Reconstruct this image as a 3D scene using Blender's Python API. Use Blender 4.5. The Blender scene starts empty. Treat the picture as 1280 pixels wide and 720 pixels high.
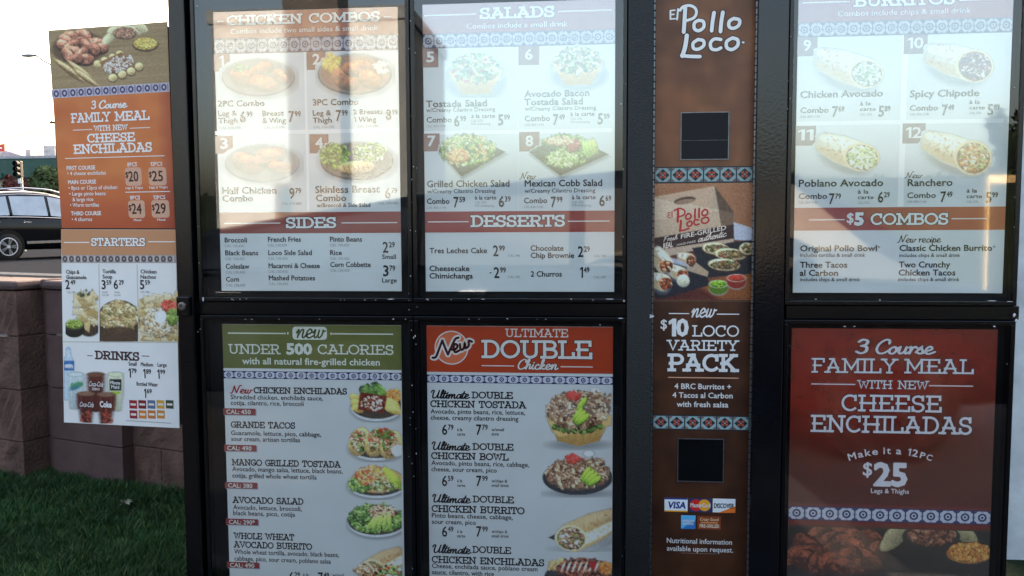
import bpy, bmesh, math, random
import numpy as np
from mathutils import Vector, Matrix
R = math.radians
SC = bpy.context.scene

# ---------------------------------------------------------------- camera
CAM = Vector((0.0, 0.0, 1.35))
FPX, PITCH, YAW, ROLL = 1061.0, R(4.21), R(-5.45), R(-0.275)
fw = Vector((math.sin(YAW)*math.cos(PITCH), math.cos(YAW)*math.cos(PITCH), -math.sin(PITCH)))
rt0 = Vector((math.cos(YAW), -math.sin(YAW), 0.0)); up0 = rt0.cross(fw)
rt = rt0*math.cos(ROLL)+up0*math.sin(ROLL); up = up0*math.cos(ROLL)-rt0*math.sin(ROLL)
cd = bpy.data.cameras.new('camera'); cam = bpy.data.objects.new('camera', cd); SC.collection.objects.link(cam)
cd.sensor_width = 36.0; cd.lens = 36.0*FPX/1280.0; cd.clip_start = 0.02; cd.clip_end = 3000.0
M = Matrix((rt, up, -fw)).transposed().to_4x4(); M.translation = CAM
cam.matrix_world = M; SC.camera = cam

# ---------------------------------------------------------------- sky and sun
SUN_EL, SUN_AZ = R(20.0), R(8.0)          # azimuth from +Y towards +X: the sun stands behind the board
W = bpy.data.worlds.new('World'); SC.world = W; W.use_nodes = True
wn = W.node_tree; bg = wn.nodes['Background']
sky = wn.nodes.new('ShaderNodeTexSky'); sky.sky_type = 'NISHITA'; sky.sun_disc = False
sky.sun_elevation = SUN_EL; sky.sun_rotation = SUN_AZ
sky.air_density = 1.0; sky.dust_density = 6.0; sky.ozone_density = 1.0
wb = wn.nodes.new('ShaderNodeVectorMath'); wb.operation = 'MULTIPLY'; wb.inputs[1].default_value = (1.10, 1.0, 0.90)      # the phone's white balance, the same over the whole sky
wn.links.new(sky.outputs[0], wb.inputs[0]); wn.links.new(wb.outputs[0], bg.inputs[0]); bg.inputs[1].default_value = 0.15
sl = bpy.data.lights.new('sun', 'SUN'); sl.energy = 2.6; sl.angle = R(0.6); sl.color = (1.0, 0.86, 0.70)
so = bpy.data.objects.new('sun', sl); SC.collection.objects.link(so)
sd = Vector((math.sin(SUN_AZ)*math.cos(SUN_EL), math.cos(SUN_AZ)*math.cos(SUN_EL), math.sin(SUN_EL)))
so.rotation_euler = sd.to_track_quat('Z', 'Y').to_euler(); so.location = (5, 5, 30)
SC.view_settings.view_transform = 'Standard'; SC.view_settings.look = 'None'
SC.view_settings.exposure = 2.5; SC.view_settings.gamma = 1.0

def ray(px, py):
    return (fw + rt*((px-640.0)/FPX) + up*((360.0-py)/FPX))
def atY(px, py, Y):                          # point where the pixel's line of sight meets the upright plane y = Y
    d = ray(px, py); return CAM + d*((Y-CAM.y)/d.y)
def atZ(px, py, Z):
    d = ray(px, py); return CAM + d*((Z-CAM.z)/d.z)
def atD(px, py, D):
    d = ray(px, py); return CAM + d*(D/d.dot(fw))
def pix(P):                                   # where a world point falls in the photograph
    d = Vector(P)-CAM; k = d.dot(fw); return 640+FPX*d.dot(rt)/k, 360-FPX*d.dot(up)/k
YG = 2.575
def mirrored(px, py, depth):                 # real place of something seen reflected in the glass, `depth` metres behind the lens
    p = atY(px, py, 2*YG+depth); return Vector((p.x, 2*YG-p.y, p.z))

def quadgrid(p, tl, tr, br, bl):             # lay a painted sheet's points squarely between its four corners
    u = np.linspace(0, 1, p.nx)[None, :]; v = np.linspace(0, 1, p.ny)[:, None]
    f = lambda i: (tl[i]*(1-u)+tr[i]*u)*(1-v)+(bl[i]*(1-u)+br[i]*u)*v
    p.X, p.Y = f(0), f(1)

# ---------------------------------------------------------------- objects
LOCAL = [False]                              # True while a thing is built round its own origin
def link(o, parent=None):
    SC.collection.objects.link(o)
    if parent is not None:
        o.parent = parent
        if not LOCAL[0] and parent.type == 'EMPTY': o.matrix_parent_inverse = Matrix.Translation(parent.location).inverted()
    return o
def tag(o, label=None, cat=None, group=None, kind=None):
    if label: o['label'] = label
    if cat: o['category'] = cat
    if group: o['group'] = group
    if kind: o['kind'] = kind
    return o
def thing(name, loc, label, cat, group=None):
    o = bpy.data.objects.new(name, None); o.location = loc; o.empty_display_size = 0.1
    SC.collection.objects.link(o); return tag(o, label, cat, group)
class MB:
    def __init__(s): s.v = []; s.f = []; s.smooth = False
    def add(s, vs, fs):
        n = len(s.v); s.v += [tuple(v) for v in vs]; s.f += [tuple(i+n for i in f) for f in fs]; return s
    def box(s, a, b):
        x0, y0, z0 = a; x1, y1, z1 = b
        return s.add([(x0,y0,z0),(x1,y0,z0),(x1,y1,z0),(x0,y1,z0),(x0,y0,z1),(x1,y0,z1),(x1,y1,z1),(x0,y1,z1)],
                     [(0,3,2,1),(4,5,6,7),(0,1,5,4),(1,2,6,5),(2,3,7,6),(3,0,4,7)])
    def obox(s, c, ux, uy, uz, hx, hy, hz):
        c = Vector(c); p = []
        for k in (-1, 1):
            for (i, j) in ((-1,-1),(1,-1),(1,1),(-1,1)):
                p.append(c+ux*(i*hx)+uy*(j*hy)+uz*(k*hz))
        return s.add(p, [(0,3,2,1),(4,5,6,7),(0,1,5,4),(1,2,6,5),(2,3,7,6),(3,0,4,7)])
    def tube(s, pts, r, n=8, r2=None):
        pts = [Vector(p) for p in pts]; rings = []
        for i, p in enumerate(pts):
            d = (pts[min(i+1, len(pts)-1)]-pts[max(i-1, 0)]).normalized()
            a = d.orthogonal().normalized() if i == 0 else (rings_a - d*rings_a.dot(d)).normalized()
            rings_a = a; b = d.cross(a)
            rr = r if r2 is None else r+(r2-r)*i/(len(pts)-1)
            rings.append([p+(a*math.cos(2*math.pi*k/n)+b*math.sin(2*math.pi*k/n))*rr for k in range(n)])
        vs = [v for rg in rings for v in rg]; fs = []
        for i in range(len(pts)-1):
            for k in range(n): fs.append((i*n+k, i*n+(k+1) % n, (i+1)*n+(k+1) % n, (i+1)*n+k))
        fs.append(tuple(range(n))[::-1]); fs.append(tuple(range((len(pts)-1)*n, len(pts)*n)))
        return s.add(vs, fs)
    def loft(s, rings, closed=True, caps=True):
        n = len(rings[0]); vs = [v for rg in rings for v in rg]; fs = []
        for i in range(len(rings)-1):
            for k in range(n if closed else n-1): fs.append((i*n+k, i*n+(k+1) % n, (i+1)*n+(k+1) % n, (i+1)*n+k))
        if caps: fs.append(tuple(range(n))[::-1]); fs.append(tuple(range((len(rings)-1)*n, len(rings)*n)))
        return s.add(vs, fs)
    def mesh(s, name, mat):
        me = bpy.data.meshes.new(name); me.from_pydata(s.v, [], s.f); me.materials.append(mat)
        if s.smooth: me.polygons.foreach_set('use_smooth', [True]*len(me.polygons))
        me.update(); return me
    def build(s, name, mat, parent=None, bevel=0, sub=0):
        o = bpy.data.objects.new(name, s.mesh(name, mat)); link(o, parent)
        if bevel:
            m = o.modifiers.new('bevel', 'BEVEL'); m.width = bevel; m.segments = 2; m.limit_method = 'ANGLE'
        if sub:
            m = o.modifiers.new('sub', 'SUBSURF'); m.levels = sub; m.render_levels = sub
        return o

# ---------------------------------------------------------------- materials
def lin(c):
    c = c/255.0
    return c/12.92 if c <= 0.04045 else ((c+0.055)/1.055)**2.4
def C(r, g, b, w=190, k=0.74):               # ink colour from a value read beside paper of brightness w
    f = k/lin(w); return (min(lin(r)*f, 0.9), min(lin(g)*f, 0.9), min(lin(b)*f, 0.9))
def mat(name, col, rough=0.6, spec=0.5, metal=0.0, noise=None, bump=0.0, bscale=40.0, coat=0.0, var=0.25):
    m = bpy.data.materials.new(name); m.use_nodes = True; nt = m.node_tree; p = nt.nodes['Principled BSDF']
    p.inputs['Base Color'].default_value = (*col, 1); p.inputs['Roughness'].default_value = rough
    p.inputs['Specular IOR Level'].default_value = spec; p.inputs['Metallic'].default_value = metal
    p.inputs['Coat Weight'].default_value = coat
    tc = nt.nodes.new('ShaderNodeTexCoord')
    if noise:
        n = nt.nodes.new('ShaderNodeTexNoise'); n.inputs['Scale'].default_value = noise; n.inputs['Detail'].default_value = 6
        nt.links.new(tc.outputs['Object'], n.inputs['Vector'])
        r = nt.nodes.new('ShaderNodeValToRGB')
        r.color_ramp.elements[0].position = 0.3; r.color_ramp.elements[1].position = 0.72
        r.color_ramp.elements[0].color = (*[c*(1-var) for c in col], 1); r.color_ramp.elements[1].color = (*[min(c*(1+var), 1) for c in col], 1)
        nt.links.new(n.outputs['Fac'], r.inputs[0]); nt.links.new(r.outputs[0], p.inputs['Base Color'])
    if bump:
        n2 = nt.nodes.new('ShaderNodeTexNoise'); n2.inputs['Scale'].default_value = bscale; n2.inputs['Detail'].default_value = 5
        nt.links.new(tc.outputs['Object'], n2.inputs['Vector'])
        b = nt.nodes.new('ShaderNodeBump'); b.inputs['Strength'].default_value = bump; b.inputs['Distance'].default_value = 0.01
        nt.links.new(n2.outputs['Fac'], b.inputs['Height']); nt.links.new(b.outputs[0], p.inputs['Normal'])
    return m
def print_mat(name, rough, spec, coat, ior, glow=0.0):      # glow: even emission added to lift the film's whites
    m = bpy.data.materials.new(name); m.use_nodes = True; nt = m.node_tree; p = nt.nodes['Principled BSDF']
    a = nt.nodes.new('ShaderNodeAttribute'); a.attribute_name = 'ink'
    tc = nt.nodes.new('ShaderNodeTexCoord'); n = nt.nodes.new('ShaderNodeTexNoise'); n.inputs['Scale'].default_value = 7; n.inputs['Detail'].default_value = 8
    nt.links.new(tc.outputs['Object'], n.inputs['Vector'])
    mr = nt.nodes.new('ShaderNodeMapRange'); mr.inputs[3].default_value = 0.90; mr.inputs[4].default_value = 1.08
    nt.links.new(n.outputs['Fac'], mr.inputs[0])
    mx = nt.nodes.new('ShaderNodeVectorMath'); mx.operation = 'SCALE'
    nt.links.new(a.outputs['Color'], mx.inputs[0]); nt.links.new(mr.outputs[0], mx.inputs['Scale'])
    nt.links.new(mx.outputs[0], p.inputs['Base Color'])
    p.inputs['Roughness'].default_value = rough; p.inputs['Specular IOR Level'].default_value = spec
    p.inputs['Coat Weight'].default_value = coat; p.inputs['Coat IOR'].default_value = ior; p.inputs['Coat Roughness'].default_value = 0.04
    if glow:
        tube = nt.nodes.new('ShaderNodeVectorMath'); tube.operation = 'MULTIPLY'; tube.inputs[1].default_value = (0.96, 1.0, 1.04)  # slightly cool tint for the added glow
        nt.links.new(mx.outputs[0], tube.inputs[0]); nt.links.new(tube.outputs[0], p.inputs['Emission Color']); p.inputs['Emission Strength'].default_value = glow
    return m
PRINT = print_mat('glowing_printed_film', 0.45, 0.3, 1.0, 3.0, 0.022)
PRINT_OPEN = print_mat('printed_vinyl', 0.42, 0.35, 0.0, 1.5)
def glass_mat(name, ior, tint=(1,1,1), rough=0.0, smudge=0.0):
    m = bpy.data.materials.new(name); m.use_nodes = True; nt = m.node_tree
    for n in list(nt.nodes): nt.nodes.remove(n)
    o = nt.nodes.new('ShaderNodeOutputMaterial'); mix = nt.nodes.new('ShaderNodeMixShader')
    t = nt.nodes.new('ShaderNodeBsdfTransparent'); t.inputs[0].default_value = (*tint, 1)
    g = nt.nodes.new('ShaderNodeBsdfGlossy'); g.inputs['Roughness'].default_value = rough
    f = nt.nodes.new('ShaderNodeFresnel'); f.inputs[0].default_value = ior
    # the unbent ray leaves through the back face without a second, wrongly total reflection
    ge = nt.nodes.new('ShaderNodeNewGeometry'); inv = nt.nodes.new('ShaderNodeMath'); inv.operation = 'SUBTRACT'; inv.inputs[0].default_value = 1.0
    mul = nt.nodes.new('ShaderNodeMath'); mul.operation = 'MULTIPLY'; nt.links.new(ge.outputs['Backfacing'], inv.inputs[1])
    nt.links.new(f.outputs[0], mul.inputs[0]); nt.links.new(inv.outputs[0], mul.inputs[1])
    nt.links.new(mul.outputs[0], mix.inputs[0]); nt.links.new(t.outputs[0], mix.inputs[1]); nt.links.new(g.outputs[0], mix.inputs[2])
    nt.links.new(mix.outputs[0], o.inputs[0]); return m
GLASS = glass_mat('cabinet_glass', 1.8, (0.97, 0.985, 0.98))
BLACK = mat('black_powder_coat', (0.002, 0.0025, 0.004), 0.16, 0.42, noise=30, bump=0.10, bscale=260, var=0.3)
BLACK2 = mat('black_backing', (0.003, 0.004, 0.006), 0.6, 0.2, noise=9, var=0.5)
SATIN = mat('satin_black_pillar', (0.003, 0.0035, 0.006), 0.14, 0.45, noise=14, bump=0.05, bscale=120, var=0.3)
CHIP = mat('bare_metal_chip', (0.55, 0.56, 0.58), 0.5, 0.4, noise=200)

# ---------------------------------------------------------------- flat print on a surface
JOINED = {'card_logo', 'badge', 'logo_lettering', 'box_lettering', 'drink_lettering'}
class Surf:                                  # a flat sheet in the world: origin, right, up, outward normal
    def __init__(s, O, u, v, n, white, parent, material):
        s.O, s.u, s.v, s.n = Vector(O), Vector(u).normalized(), Vector(v).normalized(), Vector(n).normalized()
        s.white, s.parent, s.mat, s.box = white, parent, material, None
        s.G = Matrix((s.u, s.v, s.n)).transposed().inverted(); s.L = {}; s.k = 0; s.q = 0
    def loc(s, px, py):
        d = ray(px, py); t = (s.O-CAM).dot(s.n)/d.dot(s.n)
        q = s.G @ (CAM+d*t-s.O); return q.x, q.y
    def P(s, u, v, h): return s.O+s.u*u+s.v*v+s.n*h
    def layer(s, name, h):
        if name not in s.L: s.L[name] = [[], [], [], h, 0]
        return s.L[name]
    def poly(s, name, h, pts, col, faces=None, cols=None):
        L = s.layer(name, h); n = len(L[0])
        if pts and len(pts[0]) == 3: L[0] += [tuple(s.P(u, v, h+(int(z) % 13)*2e-5)) for u, v, z in pts]   # every stroke of a letter a hair above the last
        else:
            s.k += 1; hh = h+(s.k % 12)*1.5e-5; L[0] += [tuple(s.P(u, v, hh)) for u, v in pts]
        L[1] += [tuple(i+n for i in f) for f in (faces or [tuple(range(len(pts)))])]
        L[2] += cols if cols else [col]*len(pts)
    def flush(s, labels={}):
        out = {}
        for k, (v, f, c, h, _) in s.L.items():
            me = bpy.data.meshes.new(k); me.from_pydata(v, [], f)
            at = me.color_attributes.new('ink', 'FLOAT_COLOR', 'POINT')
            a = np.ones((len(v), 4), np.float32); a[:, :3] = np.array(c, np.float32); at.data.foreach_set('color', a.ravel())
            me.materials.append(s.mat); nm = k.split('#')[0]
            o = bpy.data.objects.new(nm, me); link(o, s.parent)
            if k in labels: o['label'] = labels[k]
            out[k] = o
        s.L = {}; return out
    # ---- shapes given by photograph-read positions, squared to the sheet
    def own(s, name): s.q += 1; return name if name in JOINED else '%s#%d' % (name, s.q)
    def rect(s, x0, y0, x1, y1, col, name='band', h=0.0004, col2=None):
        name = s.own(name)
        a = s.loc(x0, y0); b = s.loc(x1, y1); c2 = col2 or col
        if s.box and name.split('#')[0] in ('header_band', 'photo_ground'): a = (s.box[0], min(a[1], s.box[3])); b = (s.box[1], max(b[1], s.box[2]))
        s.poly(name, h, [(a[0], b[1]), (b[0], b[1]), (b[0], a[1]), (a[0], a[1])], col, cols=[col, c2, c2, col])
    def quad(s, pts, col, name='band', h=0.0004):
        s.poly(name, h, [s.loc(*p) for p in pts], col)
    def rrect(s, x0, y0, x1, y1, r, col, name='badge', h=0.0006):
        name = s.own(name)
        a = s.loc(x0, y0); b = s.loc(x1, y1); k = abs(s.loc(x0+r, y0)[0]-a[0]); pts = []
        for cx, cy, a0 in ((b[0]-k, a[1]-k, 0), (a[0]+k, a[1]-k, 90), (a[0]+k, b[1]+k, 180), (b[0]-k, b[1]+k, 270)):
            for i in range(5):
                t = R(a0+i*22.5); pts.append((cx+k*math.cos(t), cy+k*math.sin(t)))
        s.poly(name, h, pts, col)
    def rule(s, x0, x1, y, col, w=1.2, name='ruled_line', h=0.0010):
        name = s.own(name); a = s.loc(x0, y); b = s.loc(x1, y); k = abs(s.loc(x0, y+w)[1]-a[1])/2
        s.poly(name, h, [(a[0], a[1]-k), (b[0], a[1]-k), (b[0], a[1]+k), (a[0], a[1]+k)], col)
    def text(s, t, x0, y, x1, cap, col, bold=0.0, name='lettering', h=0.0010, mode='sans', th=0.14, outline=None, shear=0.0, oth=0.1, rise=0.0):
        name = s.own(name)
        a = s.loc(x0, y); b = s.loc(x1, y); c = s.loc(x0, y-cap); H = c[1]-a[1]
        if mode == 'sans': V, F, cw, ch = sans(t, bold)
        elif mode == 'slab': V, F, cw, ch = strokes_mesh(t, SLAB, th, 0.10)
        else: V, F, cw, ch = strokes_mesh(t, SCRIPT, th, 0.085, True)
        sx = (b[0]-a[0])/cw; sy = H/ch
        def put(V, F, col, h, nm):
            s.poly(nm, h, [(a[0]+q[0]*sx+q[1]*sy*shear, a[1]+q[1]*sy+q[0]*sx*rise)+tuple(q[2:]) for q in V], col, faces=F)
        if outline:
            if mode == 'slab': V2, F2, _, _ = strokes_mesh(t, SLAB, th+oth, 0.10)
            elif mode == 'script': V2, F2, _, _ = strokes_mesh(t, SCRIPT, th+oth, 0.085, True)
            else: V2, F2, _, _ = sans(t, bold+oth)
            put(V2, F2, outline, h-0.0004, name+'_edge' if False else name)
        put(V, F, col, h, name)
    def price(s, big, small, x0, y, x1, cap, col, xs=None, **k):     # tall narrow figure with raised cents
        s.text(big, x0, y, x1, cap, col, bold=0.012, **k)
        if small:
            a = x1+0.8 if xs is None else xs
            s.text(small, a, y-cap*0.50, a+cap*0.56, cap*0.50, col, bold=0.015, **k)

_sc = {}
_fo = None
def glyphs(t):
    cu = bpy.data.curves.new('t', 'FONT'); cu.body = t; cu.resolution_u = 2; cu.fill_mode = 'FRONT'
    ob = bpy.data.objects.new('t', cu); me = bpy.data.meshes.new_from_object(ob)
    V = [(v.co.x, v.co.y) for v in me.vertices]; F = [tuple(p.vertices) for p in me.polygons]; n = {}
    for f in F:
        for i in range(len(f)): e = (f[i], f[(i+1) % len(f)]); k = (min(e), max(e)); n[k] = n.get(k, 0)+1
    bpy.data.objects.remove(ob); bpy.data.meshes.remove(me); bpy.data.curves.remove(cu)
    return V, F, [k for k, c in n.items() if c == 1]
ONE = ([(.17,0),(.27,0),(.27,.70),(.17,.70),(.17,.60),(.03,.52),(.03,.60)], [(0,1,2,3),(4,3,6,5)], [(0,1),(1,2),(2,3),(3,6),(6,5),(5,4),(4,0)])
def sans(t, bold):
    """(vertices with a stacking order, faces, width, cap height) of a line of plain lettering, thickened by bold"""
    bold = max(bold, 0.0)+0.004; key = (t, round(bold, 3))
    if key in _sc: return _sc[key]
    if '1' in t and len(t) <= 8:                     # figure one with a flag, set letter by letter
        V, F, E, x = [], [], [], 0.0
        for ch in t:
            if ch == ' ': x += .26; continue
            if ch == '1': v, f, e = ONE; v = [(a, b*CAPH/.70) for a, b in v]
            else: v, f, e = glyphs(ch)
            x0 = min(q[0] for q in v); n = len(V); V += [(q[0]-x0+x, q[1]) for q in v]; F += [tuple(i+n for i in g) for g in f]; E += [(i+n, j+n) for i, j in e]
            x = max(q[0] for q in V)+.075
    else: V, F, E = glyphs(t)
    V = [(x, y, 0) for x, y in V]
    if bold > .002:
        for k, (i, j) in enumerate(E):
            (x0, y0, _), (x1, y1, _) = V[i], V[j]; l = math.hypot(x1-x0, y1-y0)
            if l < 1e-5: continue
            dx, dy = (x1-x0)/l*bold, (y1-y0)/l*bold; n = len(V); z = 1+k % 11
            V += [(x0-dx*.7-dy, y0-dy*.7+dx, z), (x0-dx*.7+dy, y0-dy*.7-dx, z), (x1+dx*.7+dy, y1+dy*.7-dx, z), (x1+dx*.7-dy, y1+dy*.7+dx, z)]; F.append((n, n+1, n+2, n+3))
    x0 = min(v[0] for v in V); x1 = max(v[0] for v in V)
    V = [(v[0]-x0, v[1], v[2]) for v in V]; _sc[key] = (V, F, x1-x0, CAPH); return _sc[key]
_c = bpy.data.curves.new('t', 'FONT'); _c.body = 'H'; _o = bpy.data.objects.new('t', _c); _m = bpy.data.meshes.new_from_object(_o)
CAPH = max(v.co.y for v in _m.vertices); bpy.data.objects.remove(_o); bpy.data.meshes.remove(_m)

def arc(cx, cy, rx, ry, a0, a1, n=10):
    return [(cx+rx*math.cos(R(a0+(a1-a0)*i/n)), cy+ry*math.sin(R(a0+(a1-a0)*i/n))) for i in range(n+1)]
def sf(x, y, a=0.135, b=0.135): return [(x-a, y), (x+b, y)]
def stem(x): return [[(x, 0), (x, 1)], sf(x, 0), sf(x, 1)]
SLAB = {
 'A': (0.96, [[(.15,0),(.48,1)], [(.48,1),(.81,0)], [(.20,.34),(.76,.34)], sf(.15,0), sf(.81,0), [(.27,1),(.52,1)]]),
 'B': (0.84, stem(.2)+[[(.2,1),(.5,1)]+arc(.5,.77,.2,.23,90,-90,8)+[(.2,.54)], [(.2,.5),(.52,.5)]+arc(.52,.25,.23,.25,90,-90,8)+[(.2,0)]]),
 'C': (0.86, [arc(.46,.5,.38,.5,48,312,18), [(.73,.98),(.73,.70)]]),
 'D': (0.90, stem(.2)+[[(.2,1),(.42,1)]+arc(.42,.5,.38,.5,90,-90,12)+[(.2,0)]]),
 'E': (0.84, stem(.2)+[[(.2,1),(.72,1),(.72,.78)], [(.13,.5),(.58,.5)], [(.2,0),(.76,0),(.76,.24)]]),
 'F': (0.80, stem(.2)+[[(.2,1),(.72,1),(.72,.78)], [(.13,.5),(.56,.5)]]),
 'G': (0.90, [arc(.46,.5,.38,.5,48,345,18), [(.73,.98),(.73,.74)], [(.5,.42),(.9,.42)], [(.82,.42),(.82,.1)]]),
 'H': (1.00, stem(.2)+stem(.8)+[[(.13,.5),(.87,.5)]]),
 'I': (0.40, stem(.2)),
 'K': (0.94, stem(.2)+[[(.13,.46),(.36,.46)], [(.3,.46),(.72,1)], [(.38,.54),(.78,0)], sf(.74,1,.14,.12), sf(.8,0,.14,.12)]),
 'L': (0.78, stem(.2)+[[(.2,0),(.72,0),(.72,.26)]]),
 'M': (1.14, [[(.2,0),(.2,1)], [(.94,0),(.94,1)], [(.2,1),(.57,.25),(.94,1)], sf(.2,0), sf(.94,0), [(.06,1),(.22,1)], [(.92,1),(1.08,1)]]),
 'N': (1.00, [[(.2,0),(.2,1)], [(.8,0),(.8,1)], [(.2,1),(.8,0)], sf(.2,0), [(.06,1),(.24,1)], sf(.8,1)]),
 'O': (0.96, [arc(.48,.5,.40,.5,0,360,22)]),
 'P': (0.82, stem(.2)+[[(.2,1),(.5,1)]+arc(.5,.72,.24,.28,90,-90,9)+[(.13,.44)]]),
 'R': (0.90, stem(.2)+[[(.2,1),(.5,1)]+arc(.5,.74,.22,.26,90,-90,9)+[(.13,.48)], [(.46,.48),(.72,0)], sf(.76,0,.12,.12)]),
 'S': (0.74, [arc(.36,.75,.25,.25,30,270,10)+arc(.37,.24,.27,.26,90,-150,10)[1:], [(.60,.99),(.60,.74)], [(.10,.02),(.10,.27)]]),
 'T': (0.84, [[(.42,0),(.42,1)], sf(.42,0), [(.08,.74),(.08,1),(.76,1),(.76,.74)]]),
 'U': (0.96, [[(.2,1),(.2,.3)]+arc(.48,.3,.28,.3,180,360,10)+[(.76,1)], sf(.2,1), sf(.76,1)]),
 'V': (0.94, [[(.14,1),(.47,0),(.80,1)], sf(.14,1), sf(.80,1)]),
 'W': (1.24, [[(.14,1),(.38,0),(.62,.82),(.86,0),(1.1,1)], sf(.14,1), sf(1.1,1), [(.5,.84),(.74,.84)]]),
 'Y': (0.92, [[(.14,1),(.46,.48),(.78,1)], [(.46,.48),(.46,0)], sf(.46,0), sf(.14,1), sf(.78,1)]),
 ' ': (0.50, []),
}
def cr(pts, n=5):                            # smooth curve through points
    P = [pts[0]]+list(pts)+[pts[-1]]; out = []
    for i in range(1, len(P)-2):
        for k in range(n):
            t = k/n; a, b, c, d = P[i-1], P[i], P[i+1], P[i+2]
            out.append(tuple(0.5*((2*b[j])+(c[j]-a[j])*t+(2*a[j]-5*b[j]+4*c[j]-d[j])*t*t+(3*b[j]-a[j]-3*c[j]+d[j])*t**3) for j in (0, 1)))
    out.append(tuple(pts[-1])); return out
SCRIPT = {
 'N': (.86, [cr([(-.05,.02),(.06,.0),(.16,.3),(.24,.95)]), cr([(.24,.95),(.36,.5),(.5,.03)]), cr([(.5,.03),(.62,.55),(.74,1.0),(.9,1.02)])]),
 'U': (.92, [cr([(0,.72),(.08,.95),(.24,.9),(.2,.45),(.24,.08),(.42,.02),(.62,.3),(.74,.95)]), cr([(.74,.95),(.68,.4),(.7,.06),(.86,.08)])]),
 'C': (.66, [cr([(.62,.72),(.6,.95),(.42,1.0),(.16,.72),(.08,.3),(.22,.02),(.44,.02),(.66,.22)])]),
 'a': (.52, [cr([(.40,.44),(.22,.5),(.06,.26),(.10,.04),(.26,.04),(.40,.3),(.42,.48)]), cr([(.42,.48),(.38,.14),(.46,.0),(.58,.12)])]),
 'c': (.42, [cr([(.34,.40),(.22,.5),(.07,.3),(.10,.05),(.26,.0),(.46,.14)])]),
 'e': (.44, [cr([(-.02,.14),(.14,.22),(.31,.34),(.27,.49),(.17,.52),(.05,.34),(.07,.08),(.22,-.01),(.47,.14)])]),
 'h': (.52, [cr([(-.02,.1),(.16,.5),(.26,.96),(.14,.98),(.10,.5),(.08,.0)]), cr([(.08,.02),(.2,.42),(.34,.5),(.36,.3),(.36,.04),(.54,.12)])]),
 'i': (.26, [cr([(-.02,.1),(.10,.46),(.08,.14),(.14,.0),(.28,.12)]), [(.13,.66),(.14,.70)]]),
 'k': (.50, [cr([(-.02,.1),(.16,.5),(.26,.96),(.14,.98),(.10,.5),(.08,.0)]), cr([(.08,.14),(.28,.48),(.36,.38),(.14,.24),(.32,.02),(.52,.12)])]),
 'l': (.26, [cr([(-.02,.1),(.14,.45),(.26,.92),(.14,1.0),(.07,.5),(.08,.08),(.18,.0),(.28,.12)])]),
 'm': (.78, [cr([(-.02,.3),(.08,.48),(.07,.0)]), cr([(.07,.04),(.2,.44),(.32,.46),(.32,.0)]), cr([(.32,.04),(.46,.44),(.58,.46),(.58,.08),(.66,.0),(.8,.12)])]),
 'n': (.54, [cr([(-.02,.3),(.08,.48),(.07,.0)]), cr([(.07,.04),(.22,.44),(.35,.46),(.34,.08),(.42,.0),(.56,.12)])]),
 'o': (.46, [cr([(.22,.48),(.06,.32),(.08,.04),(.26,.0),(.38,.24),(.30,.46),(.20,.48)]), cr([(.28,.46),(.38,.40),(.48,.42)])]),
 'p': (.50, [cr([(-.02,.2),(.12,.5),(.06,-.35)]), cr([(.08,.3),(.22,.5),(.36,.34),(.28,.06),(.10,.06)]), cr([(.26,.04),(.38,.04),(.5,.14)])]),
 'r': (.40, [cr([(.0,.44),(.09,.48),(.08,.0)]), cr([(.08,.12),(.17,.40),(.28,.50),(.37,.42)])]),
 's': (.40, [cr([(-.02,.1),(.18,.5),(.2,.38),(.30,.14),(.20,.0),(.06,.06)]), cr([(.2,.02),(.32,.04),(.42,.12)])]),
 't': (.30, [cr([(-.02,.1),(.1,.45),(.18,.86)]), cr([(.18,.86),(.09,.3),(.10,.04),(.2,.0),(.32,.12)]), [(.0,.58),(.32,.60)]]),
 'u': (.52, [cr([(-.02,.3),(.08,.48),(.06,.12),(.16,.0),(.32,.16),(.38,.48)]), cr([(.38,.48),(.35,.12),(.42,.0),(.54,.12)])]),
 'w': (.62, [cr([(-.02,.3),(.08,.48),(.06,.12),(.14,.0),(.26,.16),(.30,.46)]), cr([(.30,.46),(.27,.12),(.36,.0),(.50,.18),(.52,.46)]), cr([(.52,.46),(.58,.40),(.66,.42)])]),
 '3': (.56, [cr([(.08,.84),(.22,1.0),(.42,.9),(.38,.64),(.2,.54)]), cr([(.2,.54),(.42,.46),(.42,.14),(.22,.0),(.04,.12)])]),
 'F': (.74, [cr([(.30,.92),(.22,.5),(.14,.02)]), cr([(.08,.82),(.2,.96),(.5,.94),(.74,.98)]), [(.16,.5),(.48,.54)]]),
 'R': (.74, [cr([(.30,.92),(.22,.5),(.14,.02)]), cr([(.12,.84),(.4,1.0),(.6,.8),(.48,.52),(.24,.48)]), [(.3,.48),(.66,.0)]]),
 ' ': (.34, []),
}
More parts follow.
